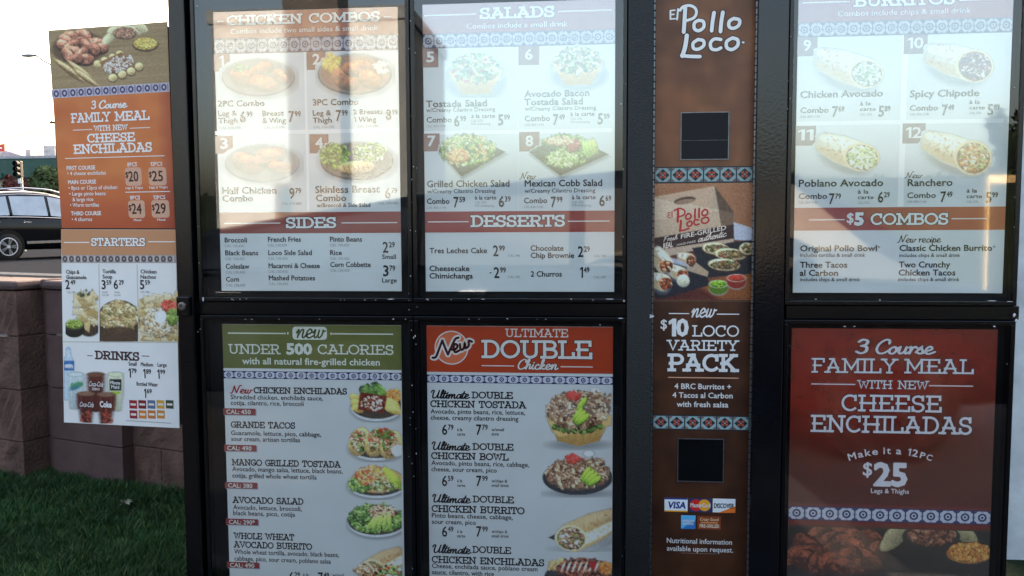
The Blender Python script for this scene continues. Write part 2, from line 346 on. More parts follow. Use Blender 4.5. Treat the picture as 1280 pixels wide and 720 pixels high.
def ribbon(pts, w, V, F, rnd):
    n = len(pts); closed = n > 3 and abs(pts[0][0]-pts[-1][0]) < 1e-6 and abs(pts[0][1]-pts[-1][1]) < 1e-6
    if closed: pts = pts[:-1]; n -= 1
    b = len(V)
    for i in range(n):
        p0 = pts[i-1] if (i or closed) else pts[0]; p1 = pts[(i+1) % n] if (i < n-1 or closed) else pts[-1]; p = pts[i]
        def un(a, c):
            l = math.hypot(c[0]-a[0], c[1]-a[1]) or 1e-9; return ((c[0]-a[0])/l, (c[1]-a[1])/l)
        d0 = un(p0, p) if p0 != p else un(p, p1); d1 = un(p, p1) if p1 != p else d0
        m = (d0[0]+d1[0], d0[1]+d1[1]); l = math.hypot(*m) or 1e-9; m = (m[0]/l, m[1]/l)
        k = w/2/max(abs(m[0]*d1[0]+m[1]*d1[1]), 0.55); nx, ny = -m[1]*k, m[0]*k
        ex = (0, 0)
        if not closed and not rnd:
            if i == 0: ex = (-d1[0]*w/2, -d1[1]*w/2)
            if i == n-1: ex = (d0[0]*w/2, d0[1]*w/2)
        V.append((p[0]+nx+ex[0], p[1]+ny+ex[1])); V.append((p[0]-nx+ex[0], p[1]-ny+ex[1]))
    for i in range(n-1 if not closed else n):
        j = (i+1) % n; F.append((b+2*i+1, b+2*j+1, b+2*j, b+2*i))
    if rnd and not closed:
        for (i, q) in ((0, 1), (n-1, -1)):
            dx = pts[i][0]-pts[i+q][0]; dy = pts[i][1]-pts[i+q][1]; a0 = math.atan2(dy, dx); c = len(V)
            for k in range(6):
                t = a0-math.pi/2+math.pi*k/5; V.append((pts[i][0]+w/2*math.cos(t), pts[i][1]+w/2*math.sin(t)))
            F.append(tuple(range(c, c+6)))
def strokes_mesh(t, font, th, gap, rnd=False):
    V = []; F = []; x = 0.0; m = 0.075 if not rnd else 0.0; j = 0
    for ch in t:
        w, ss = font[ch]
        for s_ in ss:
            n0 = len(V); ribbon([(x+px, m+py*(1-2*m)) for px, py in s_], th, V, F, rnd); V[n0:] = [(q[0], q[1], j) for q in V[n0:]]; j += 1
        x += w+(gap-0.10)
    return V, F, x, 1.0
def brush(s, strokes_, col, w, name, h, edge=None, ew=1.5):   # free brush lettering given in photograph positions
    for st_ in strokes_:
        pts = [s.loc(*p) for p in cr(st_, 5)]; k = abs(s.loc(st_[0][0]+w, st_[0][1])[0]-s.loc(*st_[0])[0])
        if edge:
            V = []; F = []; ribbon(pts, k*ew, V, F, True); s.poly(name, h-0.0004, V, edge, faces=F)
        V = []; F = []; ribbon(pts, k, V, F, True); s.poly(name, h, V, col, faces=F)

# ---------------------------------------------------------------- tile borders
def tiles(s, x0, y0, x1, y1, n, w=190, kind='blue', off=0.0, name='tile_border', fade=0.0):
    name = s.own(name)
    a = s.loc(x0, y0); b = s.loc(x1, y1)
    if s.box: a = (s.box[0], a[1]); b = (s.box[1], b[1])
    H = a[1]-b[1]; W_ = (b[0]-a[0]); n = int(round(n)); off = 0.0; p = W_/n
    def mixc(c): return tuple(ci*(1-fade)+0.5*fade for ci in c)
    if kind == 'blue': ground, dark, mid = C(150,150,160,w), C(30,34,72,w), C(66,72,112,w)
    else: ground, dark, mid = C(120,140,140,w), C(24,34,40,w), C(152,66,50,w)
    if kind == 'grey': ground, dark, mid = C(190,185,190,w), C(70,62,70,w), C(120,112,118,w)
    dark, mid = mixc(dark), mixc(mid)
    s.poly(name, 0.0005, [(a[0], b[1]), (b[0], b[1]), (b[0], a[1]), (a[0], a[1])], dark)
    i = -1
    while True:
        u0 = a[0]+(i+off)*p; i += 1
        if u0 >= b[0]-1e-6: break
        u1 = u0+p
        if u1 <= a[0]: continue
        cx = (u0+u1)/2; cy = (a[1]+b[1])/2; hw = p*0.46; hh = H*0.42
        cl = lambda x: min(max(x, a[0]), b[0])
        q = [(cl(cx-hw), cy-hh), (cl(cx+hw), cy-hh), (cl(cx+hw), cy+hh), (cl(cx-hw), cy+hh)]
        s.poly(name, 0.0007, q, ground)
        if cx-hw*.7 < a[0] or cx+hw*.7 > b[0]: continue
        if kind in ('blue', 'grey'):
            V = []; F = []; rr = min(hw, hh); ribbon(arc(cx, cy, rr*.56, rr*.56, 0, 360, 10), rr*.28, V, F, False); s.poly(name, 0.0009, V, dark, faces=F); s.poly(name, 0.0009, [(cx+rr*.22*math.cos(j*math.pi/3), cy+rr*.22*math.sin(j*math.pi/3)) for j in range(6)], dark)
            for sx in (-1, 1):
                for sy in (-1, 1):
                    ox, oy = cx+sx*hw, cy+sy*hh
                    s.poly(name, 0.0009, [(ox, oy), (ox-sx*hw*.40, oy), (ox-sx*hw*.24, oy-sy*hh*.24), (ox, oy-sy*hh*.40)], dark)
                ox = cx+sx*hw*.86
                s.poly(name, 0.0011, [(ox, cy-hh*.16), (ox+sx*hw*.14, cy), (ox, cy+hh*.16)], mid)
            for sy in (-1, 1):
                oy = cy+sy*hh*.84
                s.poly(name, 0.0011, [(cx-hw*.16, oy), (cx, oy+sy*hh*.16), (cx+hw*.16, oy)], mid)
        else:
            s.poly(name, 0.0009, [(cx-hw*.9, cy), (cx, cy-hh*.9), (cx+hw*.9, cy), (cx, cy+hh*.9)], dark)
            for k in range(4):
                t = math.pi/2*k+math.pi/4; ox, oy = cx+hw*.36*math.cos(t), cy+hh*.36*math.sin(t)
                s.poly(name, 0.0011, [(ox+hw*.25*math.cos(t+j*math.pi/2), oy+hh*.25*math.sin(t+j*math.pi/2)) for j in range(4)], mid)
            s.poly(name, 0.0013, [(cx+hw*.12*math.cos(j*math.pi/3), cy+hh*.12*math.sin(j*math.pi/3)) for j in range(6)], ground)
            for sx in (-1, 1):
                for sy in (-1, 1):
                    ox, oy = cx+sx*hw*.96, cy+sy*hh*.96
                    s.poly(name, 0.0009, [(ox, oy), (ox-sx*hw*.42, oy), (ox-sx*hw*.3, oy-sy*hh*.10), (ox-sx*hw*.10, oy-sy*hh*.3), (ox, oy-sy*hh*.42)], dark)
                    s.poly(name, 0.0011, [(ox-sx*hw*.06, oy-sy*hh*.06), (ox-sx*hw*.24, oy-sy*hh*.06), (ox-sx*hw*.06, oy-sy*hh*.24)], mid)

# ---------------------------------------------------------------- printed food photographs, painted as coloured meshes
class Pic:
    def __init__(s, x0, y0, x1, y1, seed=1, step=1.0):
        s.x0, s.y0, s.st = x0, y0, step
        s.nx = int(round((x1-x0)/step))+1; s.ny = int(round((y1-y0)/step))+1
        s.X, s.Y = np.meshgrid(x0+np.arange(s.nx)*step, y0+np.arange(s.ny)*step)
        s.c = np.zeros((s.ny, s.nx, 3)); s.a = np.zeros((s.ny, s.nx)); s.r = random.Random(seed); s.clip = None
        rs = np.random.RandomState(seed); n = rs.rand(s.ny, s.nx)-.5
        s.noise = n
    def put(s, m, col):
        if s.clip is not None: m = m*s.clip
        m = np.clip(m, 0, 1)[..., None]; s.c = s.c*(1-m)+np.asarray(col)*m; s.a = np.maximum(s.a, m[..., 0])
    def em(s, cx, cy, rx, ry, rot=0.0, soft=0.8):
        c, q = math.cos(rot), math.sin(rot); dx, dy = s.X-cx, s.Y-cy
        u = (dx*c+dy*q)/rx; v = (-dx*q+dy*c)/ry; d = np.sqrt(u*u+v*v)
        return np.clip((1-d)*min(rx, ry)/soft+.5, 0, 1), u, v
    def ell(s, cx, cy, rx, ry, col, rot=0.0, soft=0.8, a=1.0, shade=0.0):
        m, u, v = s.em(cx, cy, rx, ry, rot, soft); c = np.array(col, float)
        if shade: c = c*(1-shade*(u*.4+v*.8)[..., None]+.12*shade*s.noise[..., None]*4)
        s.put(m*a, np.clip(c, 0, 255))
    def pm(s, pts, soft=0.8):
        m = np.ones_like(s.X); A = sum(pts[i][0]*pts[(i+1) % len(pts)][1]-pts[(i+1) % len(pts)][0]*pts[i][1] for i in range(len(pts)))
        sg = 1 if A > 0 else -1
        for i in range(len(pts)):                        # convex outline
            (ax, ay), (bx, by) = pts[i], pts[(i+1) % len(pts)]; l = math.hypot(bx-ax, by-ay) or 1
            m = np.minimum(m, np.clip(sg*((bx-ax)*(s.Y-ay)-(by-ay)*(s.X-ax))/l/soft+.5, 0, 1))
        return m
    def pol(s, pts, col, soft=0.8, a=1.0, grad=None):
        m = s.pm(pts, soft); c = np.array(col, float)
        if grad is not None:
            ys = [p[1] for p in pts]; t = np.clip((s.Y-min(ys))/(max(ys)-min(ys)), 0, 1)[..., None]
            c = c*(1-t)+np.array(grad, float)*t
        s.put(m*a, c)
    def bits(s, cx, cy, rx, ry, n, size, pal, elong=1.8, rot=0.0, dome=0.0, jit=18, sh=.55):
        r = s.r; its = []; size = size*.74
        for _ in range(int(n*1.7)):
            t = r.random()*2*math.pi; q = math.sqrt(r.random())
            dx, dy = rx*q*math.cos(t), ry*q*math.sin(t); c_, s_ = math.cos(rot), math.sin(rot)
            its.append((cx+dx*c_-dy*s_, cy+dx*s_+dy*c_-dome*(1-q*q)))
        its.sort(key=lambda p: p[1])
        for x, y in its:
            z = size*(.6+.8*r.random()); el = 1+(elong-1)*r.random(); an = r.random()*math.pi
            c = np.array(r.choice(pal), float)+r.uniform(-jit, jit)
            s.ell(x+.3, y+.7, z*el*1.08, z*1.08, c*sh, an, .7, .8); s.ell(x, y, z*el, z, c, an, .7, .95, .35)
    def speck(s, amt=14):
        s.c = np.clip(s.c+(s.noise*amt*2)[..., None]*(s.a[..., None] > .2), 0, 255)
    def emit(s, surf, w=190, name='food_picture', h=0.0006, k=0.74, label=None, fade=0.0, tone=1.0):
        if 'ground' not in name: s.speck(); s.c *= tone
        pl = surf.white; u0 = np.zeros((s.ny, s.nx)); v0 = u0.copy()
        # the line of sight to plane map, for all grid points at once
        F_, R_, U_ = np.array(fw), np.array(rt), np.array(up)
        D = F_+((s.X-640)/FPX)[..., None]*R_+((360-s.Y)/FPX)[..., None]*U_
        n = np.array(surf.n); t = ((np.array(surf.O)-np.array(CAM))@n)/(D@n)
        Pn = np.array(CAM)+D*t[..., None]+n*h
        c = s.c/255.0; L = np.where(c <= .04045, c/12.92, ((c+.055)/1.055)**2.4)*(k/lin(w)); L = np.clip(L, 0, .9)
        col = L*s.a[..., None]+np.array(pl)*(1-s.a[..., None]); 
        if fade: col = col*(1-fade)+np.array(pl)*fade
        idx = np.arange(s.ny*s.nx).reshape(s.ny, s.nx)
        q = np.stack([idx[:-1,:-1], idx[1:,:-1], idx[1:,1:], idx[:-1,1:]], -1).reshape(-1, 4)
        amax = np.maximum.reduce([s.a[:-1,:-1], s.a[1:,:-1], s.a[1:,1:], s.a[:-1,1:]]).ravel(); q = q[amax > .02]
        used = np.unique(q); rm = np.full(s.ny*s.nx, -1); rm[used] = np.arange(len(used)); q = rm[q]
        me = bpy.data.meshes.new(name); me.vertices.add(len(used)); me.vertices.foreach_set('co', Pn.reshape(-1, 3)[used].astype(np.float32).ravel())
        me.loops.add(q.size); me.loops.foreach_set('vertex_index', q.ravel().astype(np.int32)); me.polygons.add(len(q))
        me.polygons.foreach_set('loop_start', np.arange(0, q.size, 4, dtype=np.int32)); me.update(calc_edges=True); me.validate()
        at = me.color_attributes.new('ink', 'FLOAT_COLOR', 'POINT'); A = np.ones((len(used), 4), np.float32); A[:, :3] = col.reshape(-1, 3)[used]
        at.data.foreach_set('color', A.ravel()); me.materials.append(surf.mat)
        o = bpy.data.objects.new(name, me); link(o, surf.parent)
        if label: o['label'] = label
        return o

# ================================================================ THE MENU BOARD
YP = 2.600
board = thing('menu_board', (0.0, 2.70, 0.0), 'black drive-through menu board with food posters behind glass, standing on the lawn', 'menu board')
def X(px, Y=YP, py=282): return atY(px, py, Y).x
def Zz(py, px=640, Y=YP): return atY(px, py, Y).z
def slab(name, x0, x1, y0, y1, z0, z1, m, bevel=0.002, parent=board, label=None):
    o = MB().box((x0, y0, z0), (x1, y1, z1)).build(name, m, parent, bevel)
    if label: o['label'] = label
    return o
ZT, ZB = 2.30, 0.03
xl0, xl1 = X(218.5, 2.555), X(238.5, 2.555)         # left post
xr = X(1278, 2.56, 500)                              # right end of the cabinet
slab('left_post', xl0, xl1, 2.555, 2.80, 0.0, ZT+.03, BLACK, .004)
slab('left_reveal', xl1+.001, X(246, 2.59), 2.60, 2.80, ZB, ZT, BLACK2, .001)
slab('cabinet_box', X(246, 2.60), xr, 2.612, 2.84, ZB, ZT, BLACK2, .004)
slab('cabinet_leg', X(330), X(330)+.12, 2.66, 2.78, -.12, ZB-.001, BLACK)
slab('cabinet_leg', X(1120), X(1120)+.12, 2.66, 2.78, -.12, ZB-.001, BLACK)
slab('cabinet_top', xl0, xr+.01, 2.55, 2.86, ZT+.031, ZT+.07, BLACK, .004)
# pillars beside the centre column
pl0, pl1 = X(784, 2.56), X(815.5, 2.56)
pr0, pr1 = X(943.5, 2.56), X(981.5, 2.56)
PEB = mat('orange_peel_black', (0.004, 0.005, 0.006), 0.3, 0.5, noise=25, bump=0.4, bscale=420, var=0.3)
slab('pillar', pl0, pl1, 2.556, 2.61, ZB, ZT, PEB, .003)
slab('pillar', pr0, pr1, 2.556, 2.61, ZB, ZT, SATIN, .003)
HINGE = mat('hinge_steel', (0.16, 0.17, 0.18), 0.4, 0.5, metal=0.7, noise=80)
for (a, b) in ((pl1+.001, pl1+.005), (pr0-.005, pr0-.001)):
    m = MB(); z = ZB
    while z < ZT-.02:
        m.box((a, 2.566, z), (b, 2.575, z+.0165)); z += .0205
    tag(m.build('piano_hinge', HINGE, board), kind='stuff')
# door frames with glass
def door(px0, px1, z0, z1, label, fr=0.012):
    a, b = X(px0, 2.572), X(px1, 2.572)
    y0, y1 = 2.570, 2.6105
    f = MB().box((a, y0, z0), (b, y1, z0+fr)).box((a, y0, z1-fr), (b, y1, z1)).box((a, y0, z0+fr), (a+fr, y1, z1-fr)).box((b-fr, y0, z0+fr), (b, y1, z1-fr))
    o = f.build('door_frame', BLACK, board, .0015); o['label'] = label
    MB().box((a+fr*.6, YG, z0+fr*.6), (b-fr*.6, YG+.003, z1-fr*.6)).build('glass_pane', GLASS, o)
    return a, b
zu0, zu1 = Zz(377), ZT-.02
zl0, zl1 = .045, Zz(395)
x_a = 246; x_b = 514.5; x_c = 516; x_d = 783
door(x_a, x_b, zu0, zu1, 'upper door over the chicken combos poster')
door(x_c, x_d, zu0, zu1, 'upper door over the salads poster')
door(x_a, x_b, zl0, zl1, 'lower door over the green calorie poster')
door(x_c, x_d, zl0, zl1, 'lower door over the orange double chicken poster')
door(982.5, 1274, zu0-.004, zu1, 'upper door over the burritos poster')
door(982.5, 1274, zl0, zl1-.004, 'lower door over the red family meal poster')
slab('cross_rail', X(246), X(783), 2.580, 2.611, zl1+.002, zu0-.002, BLACK, .002)
slab('cross_rail', X(982.5), X(1274), 2.580, 2.611, zl1-.002, zu0-.006, BLACK, .002)
# lock on the left post
lk = MB(); c = atY(233, 382, 2.555); lk.box((c.x-.024, 2.535, c.z-.032), (c.x+.018, 2.5549, c.z+.030))
lko = lk.build('lock_case', BLACK, board, .004)
STEEL = mat('lock_steel', (0.16, 0.15, 0.14), 0.35, 0.5, metal=0.8, noise=150)
r_ = MB(); rg = []
for k, (rad, yy) in enumerate(((.013, 2.5349), (.013, 2.529), (.009, 2.528), (.008, 2.5305), (.0045, 2.5305), (.004, 2.5335))):
    rg.append([(c.x-.003+rad*math.cos(i*math.pi/8), yy, c.z+rad*math.sin(i*math.pi/8)) for i in range(16)])
r_.loft(rg); r_.build('lock_barrel', STEEL, lko)
# paint chips and bare spots on the door frames
rc = random.Random(4); ch = MB()
def chip(px, py, w, h, Y=2.5695):
    p = atY(px, py, Y); k = Y/FPX; q = []
    for i in range(6):
        t = i*math.pi/3+rc.random()*.6; q.append((p.x+w*k*.5*math.cos(t)*(.6+.5*rc.random()), Y, p.z+h*k*.5*math.sin(t)*(.6+.5*rc.random())))
    n = len(ch.v); ch.v += q+[(p.x, Y-.0006, p.z)]; ch.f += [(n+i, n+(i+1) % 6, n+6) for i in range(6)]
for px, py, w, h in ((290,374,3,1.5),(300,374,2,1.5),(308,373.6,2,1.2),(254,374,2.5,8),(489,374,10,1.3),(507,399,2,2),(492,399,2,2),(534,374,3,1.5),(586,374,3,1.5),(564,374.5,2,1),
    (604,374,6,1.2),(762,374,12,1.4),(714,374,2,2),(780,376,3,4),(776,398,8,1.4),(750,406,2,2),(634,398.5,2,1.5),(1240,376,14,1.3),(1262,377,8,1.2),(1271,401,5,5),(1268,394,4,5),(1276,399,4,6),(1243,408,3,2),
    (1100,375,2,2),(1020,374,3,1.2),(1056,408,4,1.6),(1068,408,3,1.4),(1259,455,1.5,1.5),(1267,500,2,3),(1268,560,2,3),(1264,640,2,4),(513,26,1.5,2),(519,66,1.5,1.5),(513,345,1.5,2),(517,422,1.5,3),(776,130,2,2),(519,420,1.5,3)):
    chip(px, py, w, h, 2.5695)
for _ in range(46):
    px = rc.choice((249, 513, 515, 519, 780, 986, 1270))+rc.uniform(-2.5, 2.5); chip(px, rc.uniform(5, 715), rc.uniform(.7, 1.4), rc.uniform(.7, 2.2))
for _ in range(16): chip(rc.uniform(260, 775), rc.choice((375, 399)), rc.uniform(.8, 4), .9)
tag(ch.build('paint_chip', CHIP, board), kind='stuff')
cm = MB(); p0 = atY(814, 396, 2.54); cm.loft([[(p0.x-.003, 2.553, p0.z+.006), (p0.x-.003, 2.553, p0.z-.006), (p0.x-.003, 2.5555, p0.z-.006), (p0.x-.003, 2.5555, p0.z+.006)],
    [(p0.x+.010, 2.553, p0.z+.001), (p0.x+.010, 2.553, p0.z-.001), (p0.x+.010, 2.5555, p0.z-.001), (p0.x+.010, 2.5555, p0.z+.001)]]); cm.build('corner_clip', CHIP, board)

PW = (0.70, 0.735, 0.745)
def sheet(name, px0, py0, px1, py1, xx, white, label, back, mt=PRINT, ybase=YP):
    """a poster: a thin box with its own plane; px0,py0 and px1,py1 are two opposite corners"""
    z1, z0 = atY(px0, py0, ybase).z, atY(px1, py1, ybase).z; x0, x1 = xx
    me = MB().box((x0, ybase, z0), (x1, ybase+.004, z1)); o = me.build(name, mt, board)
    at = o.data.color_attributes.new('ink', 'FLOAT_COLOR', 'POINT'); at.data.foreach_set('color', [c for _ in range(8) for c in (*back, 1)])
    o['label'] = label
    s = Surf((0, ybase, 0), (1, 0, 0), (0, 0, 1), (0, -1, 0), back, o, mt); s.obj = o; s.box = (x0, x1, z0, z1); return s

# ---- food painters (positions in photograph units)
GREENS = [(88,120,52), (60,92,40), (120,148,70), (150,170,100), (46,74,34)]
MEAT = [(190,150,112), (164,118,84), (214,182,146), (132,86,60), (222,196,160)]
def shadow(p, cx, cy, rx, ry): p.ell(cx+2, cy+3, rx*1.04, ry*1.02, (168,172,176), 0, 8, .8)
def plate(p, cx, cy, rx, ry, rim=(52,52,54), inner=(96,92,88)):
    shadow(p, cx, cy, rx, ry); p.ell(cx, cy+1.5, rx, ry, rim); p.ell(cx, cy, rx*.96, ry*.93, (120,118,116)); p.ell(cx, cy+.4, rx*.92, ry*.88, inner)
def chicken_piece(p, x, y, a, b, rot, base=(172,98,54)):
    r = p.r; c, q = math.cos(rot), math.sin(rot)
    def L(u, v): return x+u*c*a-v*q*b, y+u*q*a+v*c*b
    p.ell(x+.6, y+1.6, a*1.02, b*1.02, (46,24,18), rot, 1.6, .85)
    for u, v, ra, rb, k in ((0,0,.92,.86,.86), (.42,.08,.62,.72,.94), (-.48,-.06,.50,.62,1.0), (.1,-.22,.6,.5,1.10)):
        X_, Y_ = L(u+r.uniform(-.08,.08), v+r.uniform(-.1,.1)); p.ell(X_, Y_, a*ra, b*rb, tuple(min(255, m*k) for m in base), rot+r.uniform(-.35,.35), 1.6, .9, .55)
    for _ in range(int(3+a*b/9)): X_, Y_ = L(r.uniform(-.7,.7), r.uniform(-.7,.7)); kk = r.choice((.42,.55,.7,1.2,1.3)); p.ell(X_, Y_, r.uniform(.8,a*.22), r.uniform(.6,b*.16), tuple(min(255, m*kk) for m in base), rot+r.uniform(-1,1), 1.2, .5)
    X_, Y_ = L(-.2, -.38); p.ell(X_, Y_, a*.34, b*.16, tuple(min(255, m*1.45+10) for m in base), rot, 1.6, .65)
def bird_pile(p, cx, cy, rx, ry, n, z, base, seed=1):
    r = random.Random(seed); pts = []
    for i in range(n*30):
        if len(pts) >= n: break
        t, q = r.random()*6.283, math.sqrt(r.random()); c_ = (cx+rx*q*math.cos(t), cy+ry*q*math.sin(t))
        if all(math.hypot(c_[0]-o[0], (c_[1]-o[1])*1.3) > z*.74 for o in pts): pts.append(c_)
    for x, y in sorted(pts, key=lambda o: o[1]): chicken_piece(p, x, y, z*r.uniform(.85,1.25), z*r.uniform(.72,.9), r.uniform(-.9,.9), (lambda f: tuple(m*f for m in base))(r.uniform(.82,1.12)))
# ================================================================ poster: chicken combos and sides
BR = C(134,66,52,190); BR2 = C(122,52,46,190); INK = C(22,24,30,190); WH = (0.80, 0.80, 0.79); GRY = C(120,124,128,190)
s = sheet('menu_poster', 265.5, 15.5, 502, 364, (-1.1785, -.5945), PW, 'chicken combos and sides poster', PW)
s.rect(265.5, 15.7, 500.5, 47, BR, 'header_band'); tiles(s, 265.7, 48.6, 500.3, 62.2, 16.6, 190, off=-.3)
s.text('CHICKEN COMBOS', 284, 31.8, 475.5, 12, WH, mode='slab', th=.17, outline=C(70,30,28)); 
s.rule(271.5, 280, 27, WH); s.rule(480, 490, 21, WH)
s.text('Combos include two small sides & small drink', 288, 42.5, 472.5, 6, WH)
s.rect(382.6, 64.5, 384.2, 263.5, C(226,230,214), 'divider'); s.rect(269, 164, 498, 165.2, C(216,220,210), 'divider')
for n_, (a, b, c, d) in {'1':(267.5,68,287.5,89), '2':(383,63.5,407.5,87), '3':(269,170,291.5,192), '4':(386.6,168,411,191.5)}.items():
    s.rect(a, b, c, d, C(112,76,70), 'number_square'); s.text(n_, (a+c)/2-(2.5 if n_ == '1' else 4.5), d-6.5, (a+c)/2+(2.5 if n_ == '1' else 5), 12.5, WH, bold=.02)
s.text('2PC Combo', 272.5, 133.5, 331, 7.5, INK, .01); s.text('Leg &', 273, 145, 296, 6.5, INK, .01); s.text('Thigh', 273, 154.2, 297, 6.5, INK, .01)
s.price('6', '99', 300, 153, 307.5, 13.5, INK); s.text('Breast', 328, 145, 355, 6.5, INK, .01); s.text('& Wing', 328, 154, 357.5, 6.5, INK, .01); s.price('7', '99', 361, 152.5, 367.8, 13.5, INK)
s.text('3PC Combo', 391, 131.8, 448, 7.5, INK, .012); s.text('Leg &', 391, 144.6, 414, 6.5, INK, .012); s.text('Thigh', 391, 153.7, 415, 6.5, INK, .012)
s.price('7', '99', 420, 151.3, 426.5, 13.5, INK); s.text('2 Breasts', 441.5, 143, 478.5, 6.2, INK, .01); s.text('1 Wing', 442.5, 152.6, 470, 6.2, INK, .01); s.price('8', '99', 482.3, 150, 489.2, 13, INK)
for x, y in ((275,161.5),(330,161),(392,160.5),(447,159.5)): s.text('CAL 310-590', x, y, x+26, 3, GRY)
s.text('Half Chicken', 278, 242.5, 345.5, 8.5, INK, .012); s.text('Combo', 278, 252, 316.5, 8, INK, .012); s.price('9', '79', 361.8, 248.2, 368.5, 13, INK)
s.text('Skinless Breast', 394, 241.2, 475, 8.5, INK, .012); s.text('Combo', 395, 251.5, 433, 8, INK, .012); s.text('w/Broccoli & Side Salad', 396, 259, 463, 4.8, INK, .01); s.price('6', '79', 481.5, 248, 488.3, 13, INK)
s.text('CAL 570-880', 352, 256, 377, 3, GRY); s.text('CAL 240-405', 472.5, 255.5, 498, 3, GRY)
s.rect(265.5, 265.8, 502, 291, C(122,56,48), 'header_band', col2=C(128,56,46))
s.text('SIDES', 357.3, 285.2, 420.8, 13.5, WH, mode='slab', th=.17, outline=C(40,18,20)); s.rule(280.5, 350.5, 279.2, WH); s.rule(426.8, 496.8, 278.6, WH)
for t, x0, x1, y in (('Broccoli',281,309,303),('Black Beans',281.8,323,319),('Coleslaw',282.3,312,335.8),('Corn',282.7,299,352),
    ('French Fries',335,376.3,302.2),('Loco Side Salad',335.5,390,318.8),('Macaroni & Cheese',335.8,400,335),('Mashed Potatoes',336.2,394,350.3),
    ('Pinto Beans',412.5,452.8,302),('Rice',412.7,427.5,318.8),('Corn Cobbette',413,463.5,333.6)):
    s.text(t, x0, y, x1, 6, INK, .016); s.text('CAL 130,430', x0, y+6, x0+24, 3.2, GRY)
s.price('2','29',478.5,315.5,485.5,13,INK); s.text('Small',477.7,323.6,495,5.5,INK,.01); s.price('3','79',479,345,486,13,INK); s.text('Large',477.7,353,496,5.5,INK,.01)
s.flush()
p = Pic(274, 66, 374, 126, 11); plate(p, 323, 95.5, 46, 24); chicken_piece(p, 303, 96, 16, 11, .3); chicken_piece(p, 327, 86, 15, 9, -.4); chicken_piece(p, 330, 103, 19, 10, .1); chicken_piece(p, 350, 95, 11, 8, .7); p.bits(300, 84, 9, 5, 20, 1.8, GREENS); p.emit(s, 190, fade=.25, label='printed photo of the two piece chicken plate')
p = Pic(394, 62, 494, 124, 12); plate(p, 443.5, 91.5, 46.5, 26, inner=(132,90,70)); p.bits(414, 78, 10, 10, 40, 3, [(222,176,60),(238,196,80),(200,150,48)]); chicken_piece(p, 432, 98, 18, 13, .5); chicken_piece(p, 447, 84, 18, 11, -.2); chicken_piece(p, 463, 98, 14, 12, .3); p.bits(476, 84, 10, 7, 30, 2, [(230,220,200),(210,200,180)]); p.emit(s, 190, fade=.1, label='printed photo of the three piece chicken plate')
p = Pic(274, 170, 380, 234, 13); plate(p, 328, 203, 47, 24); chicken_piece(p, 310, 203, 20, 13, .3); chicken_piece(p, 338, 195, 20, 11, -.3); chicken_piece(p, 350, 208, 16, 8, .1); p.emit(s, 190, fade=.35, label='printed photo of the half chicken plate')
p = Pic(394, 172, 498, 231, 14); plate(p, 446, 200, 46, 24); p.bits(418, 194, 17, 15, 150, 2.6, GREENS+[(140,170,60)]); p.bits(462, 190, 20, 11, 130, 2.4, GREENS+[(214,214,190)]); p.ell(446, 211, 23, 9, (60,40,28), 0, 2); p.ell(446, 209, 23, 8, (206,160,106), -.04, 1.5, 1, .5)
for k in range(6): p.ell(430+k*6, 209, 3, .8, (150,96,56), 1.2, .8, .7)
p.emit(s, 190, label='printed photo of the skinless breast plate')

# ================================================================ poster: salads and desserts
s = sheet('menu_poster', 527, 6, 767.6, 364.8, (-.5175, .065), PW, 'salads and desserts poster', PW)
s.rect(527, 6, 767.8, 41.4, C(128,64,58), 'header_band'); tiles(s, 527, 42.6, 767.8, 55, 17, 190, off=-.4)
s.text('SALADS', 599.5, 24, 693.5, 14, WH, mode='slab', th=.17, outline=C(80,40,40)); s.rule(530.5, 595, 19.7, WH, 1.5); s.rule(698, 765, 14.6, WH, 1.5)
s.text('Combos include a small drink', 583.3, 36.2, 709.6, 6.5, WH)
s.rect(647, 57, 648.3, 262, C(226,230,214), 'divider'); s.rect(530, 164, 765, 165.2, C(216,220,210), 'divider')
for n_, (a, b, c, d) in {'5':(528.2,59,548,84), '6':(648,56,674,81), '7':(529.5,167,549.7,189), '8':(649,165,674.4,189)}.items():
    s.rect(a, b, c, d, C(112,70,66), 'number_square'); s.text(n_, (a+c)/2-5, d-6.5, (a+c)/2+5, 12.5, WH, bold=.02)
def combo(s, x0, y, x1, bx0, bx1, by, b, bc, lx0, lx1, ly, c0, c1, cy, k, kc, w='à la carte', col=INK, xs1=None, xs2=None):
    s.text('Combo', x0, y, x1, 6.8, col, .01); s.price(b, bc, bx0, by, bx1, 13, col, xs=xs1)
    if w == 2: s.text('à la', lx0, ly-6.8, lx0+(lx1-lx0)*.68, 5, col, .005); s.text('carte', lx0, ly, lx1, 4.6, col, .005)
    else: s.text('à la carte', lx0, ly, lx1, 5, col, .005)
    s.text('CAL 570,', lx0, ly+5 if w != 2 else ly+6, lx0+15, 2.8, GRY); 
    if w != 2: s.text('970 w/dressing', lx0, ly+9, lx0+24, 2.8, GRY)
    s.text('CAL 850-1140', x0, y+6, x0+24, 2.8, GRY)
    s.price(k, kc, c0, cy, c1, 13, col, xs=xs2)
s.text('Tostada Salad', 532.5, 134, 608.8, 8, INK, .012); s.text('w/Creamy Cilantro Dressing', 532.8, 140.2, 619, 5, INK); combo(s, 533.3, 153.3, 564.7, 567.6, 574.5, 158, '6', '99', 589, 618.6, 147.5, 622.5, 629.2, 156.3, '5', '99')
s.text('Avocado Bacon', 655.5, 121.4, 736.7, 8, INK, .012); s.text('Tostada Salad', 655.5, 131.6, 728.5, 8, INK, .012); s.text('w/Creamy Cilantro Dressing', 656, 138.4, 745, 5, INK); combo(s, 655.8, 151.5, 687.6, 691.3, 698, 156, '7', '49', 713, 743, 145, 747, 754, 155, '5', '99')
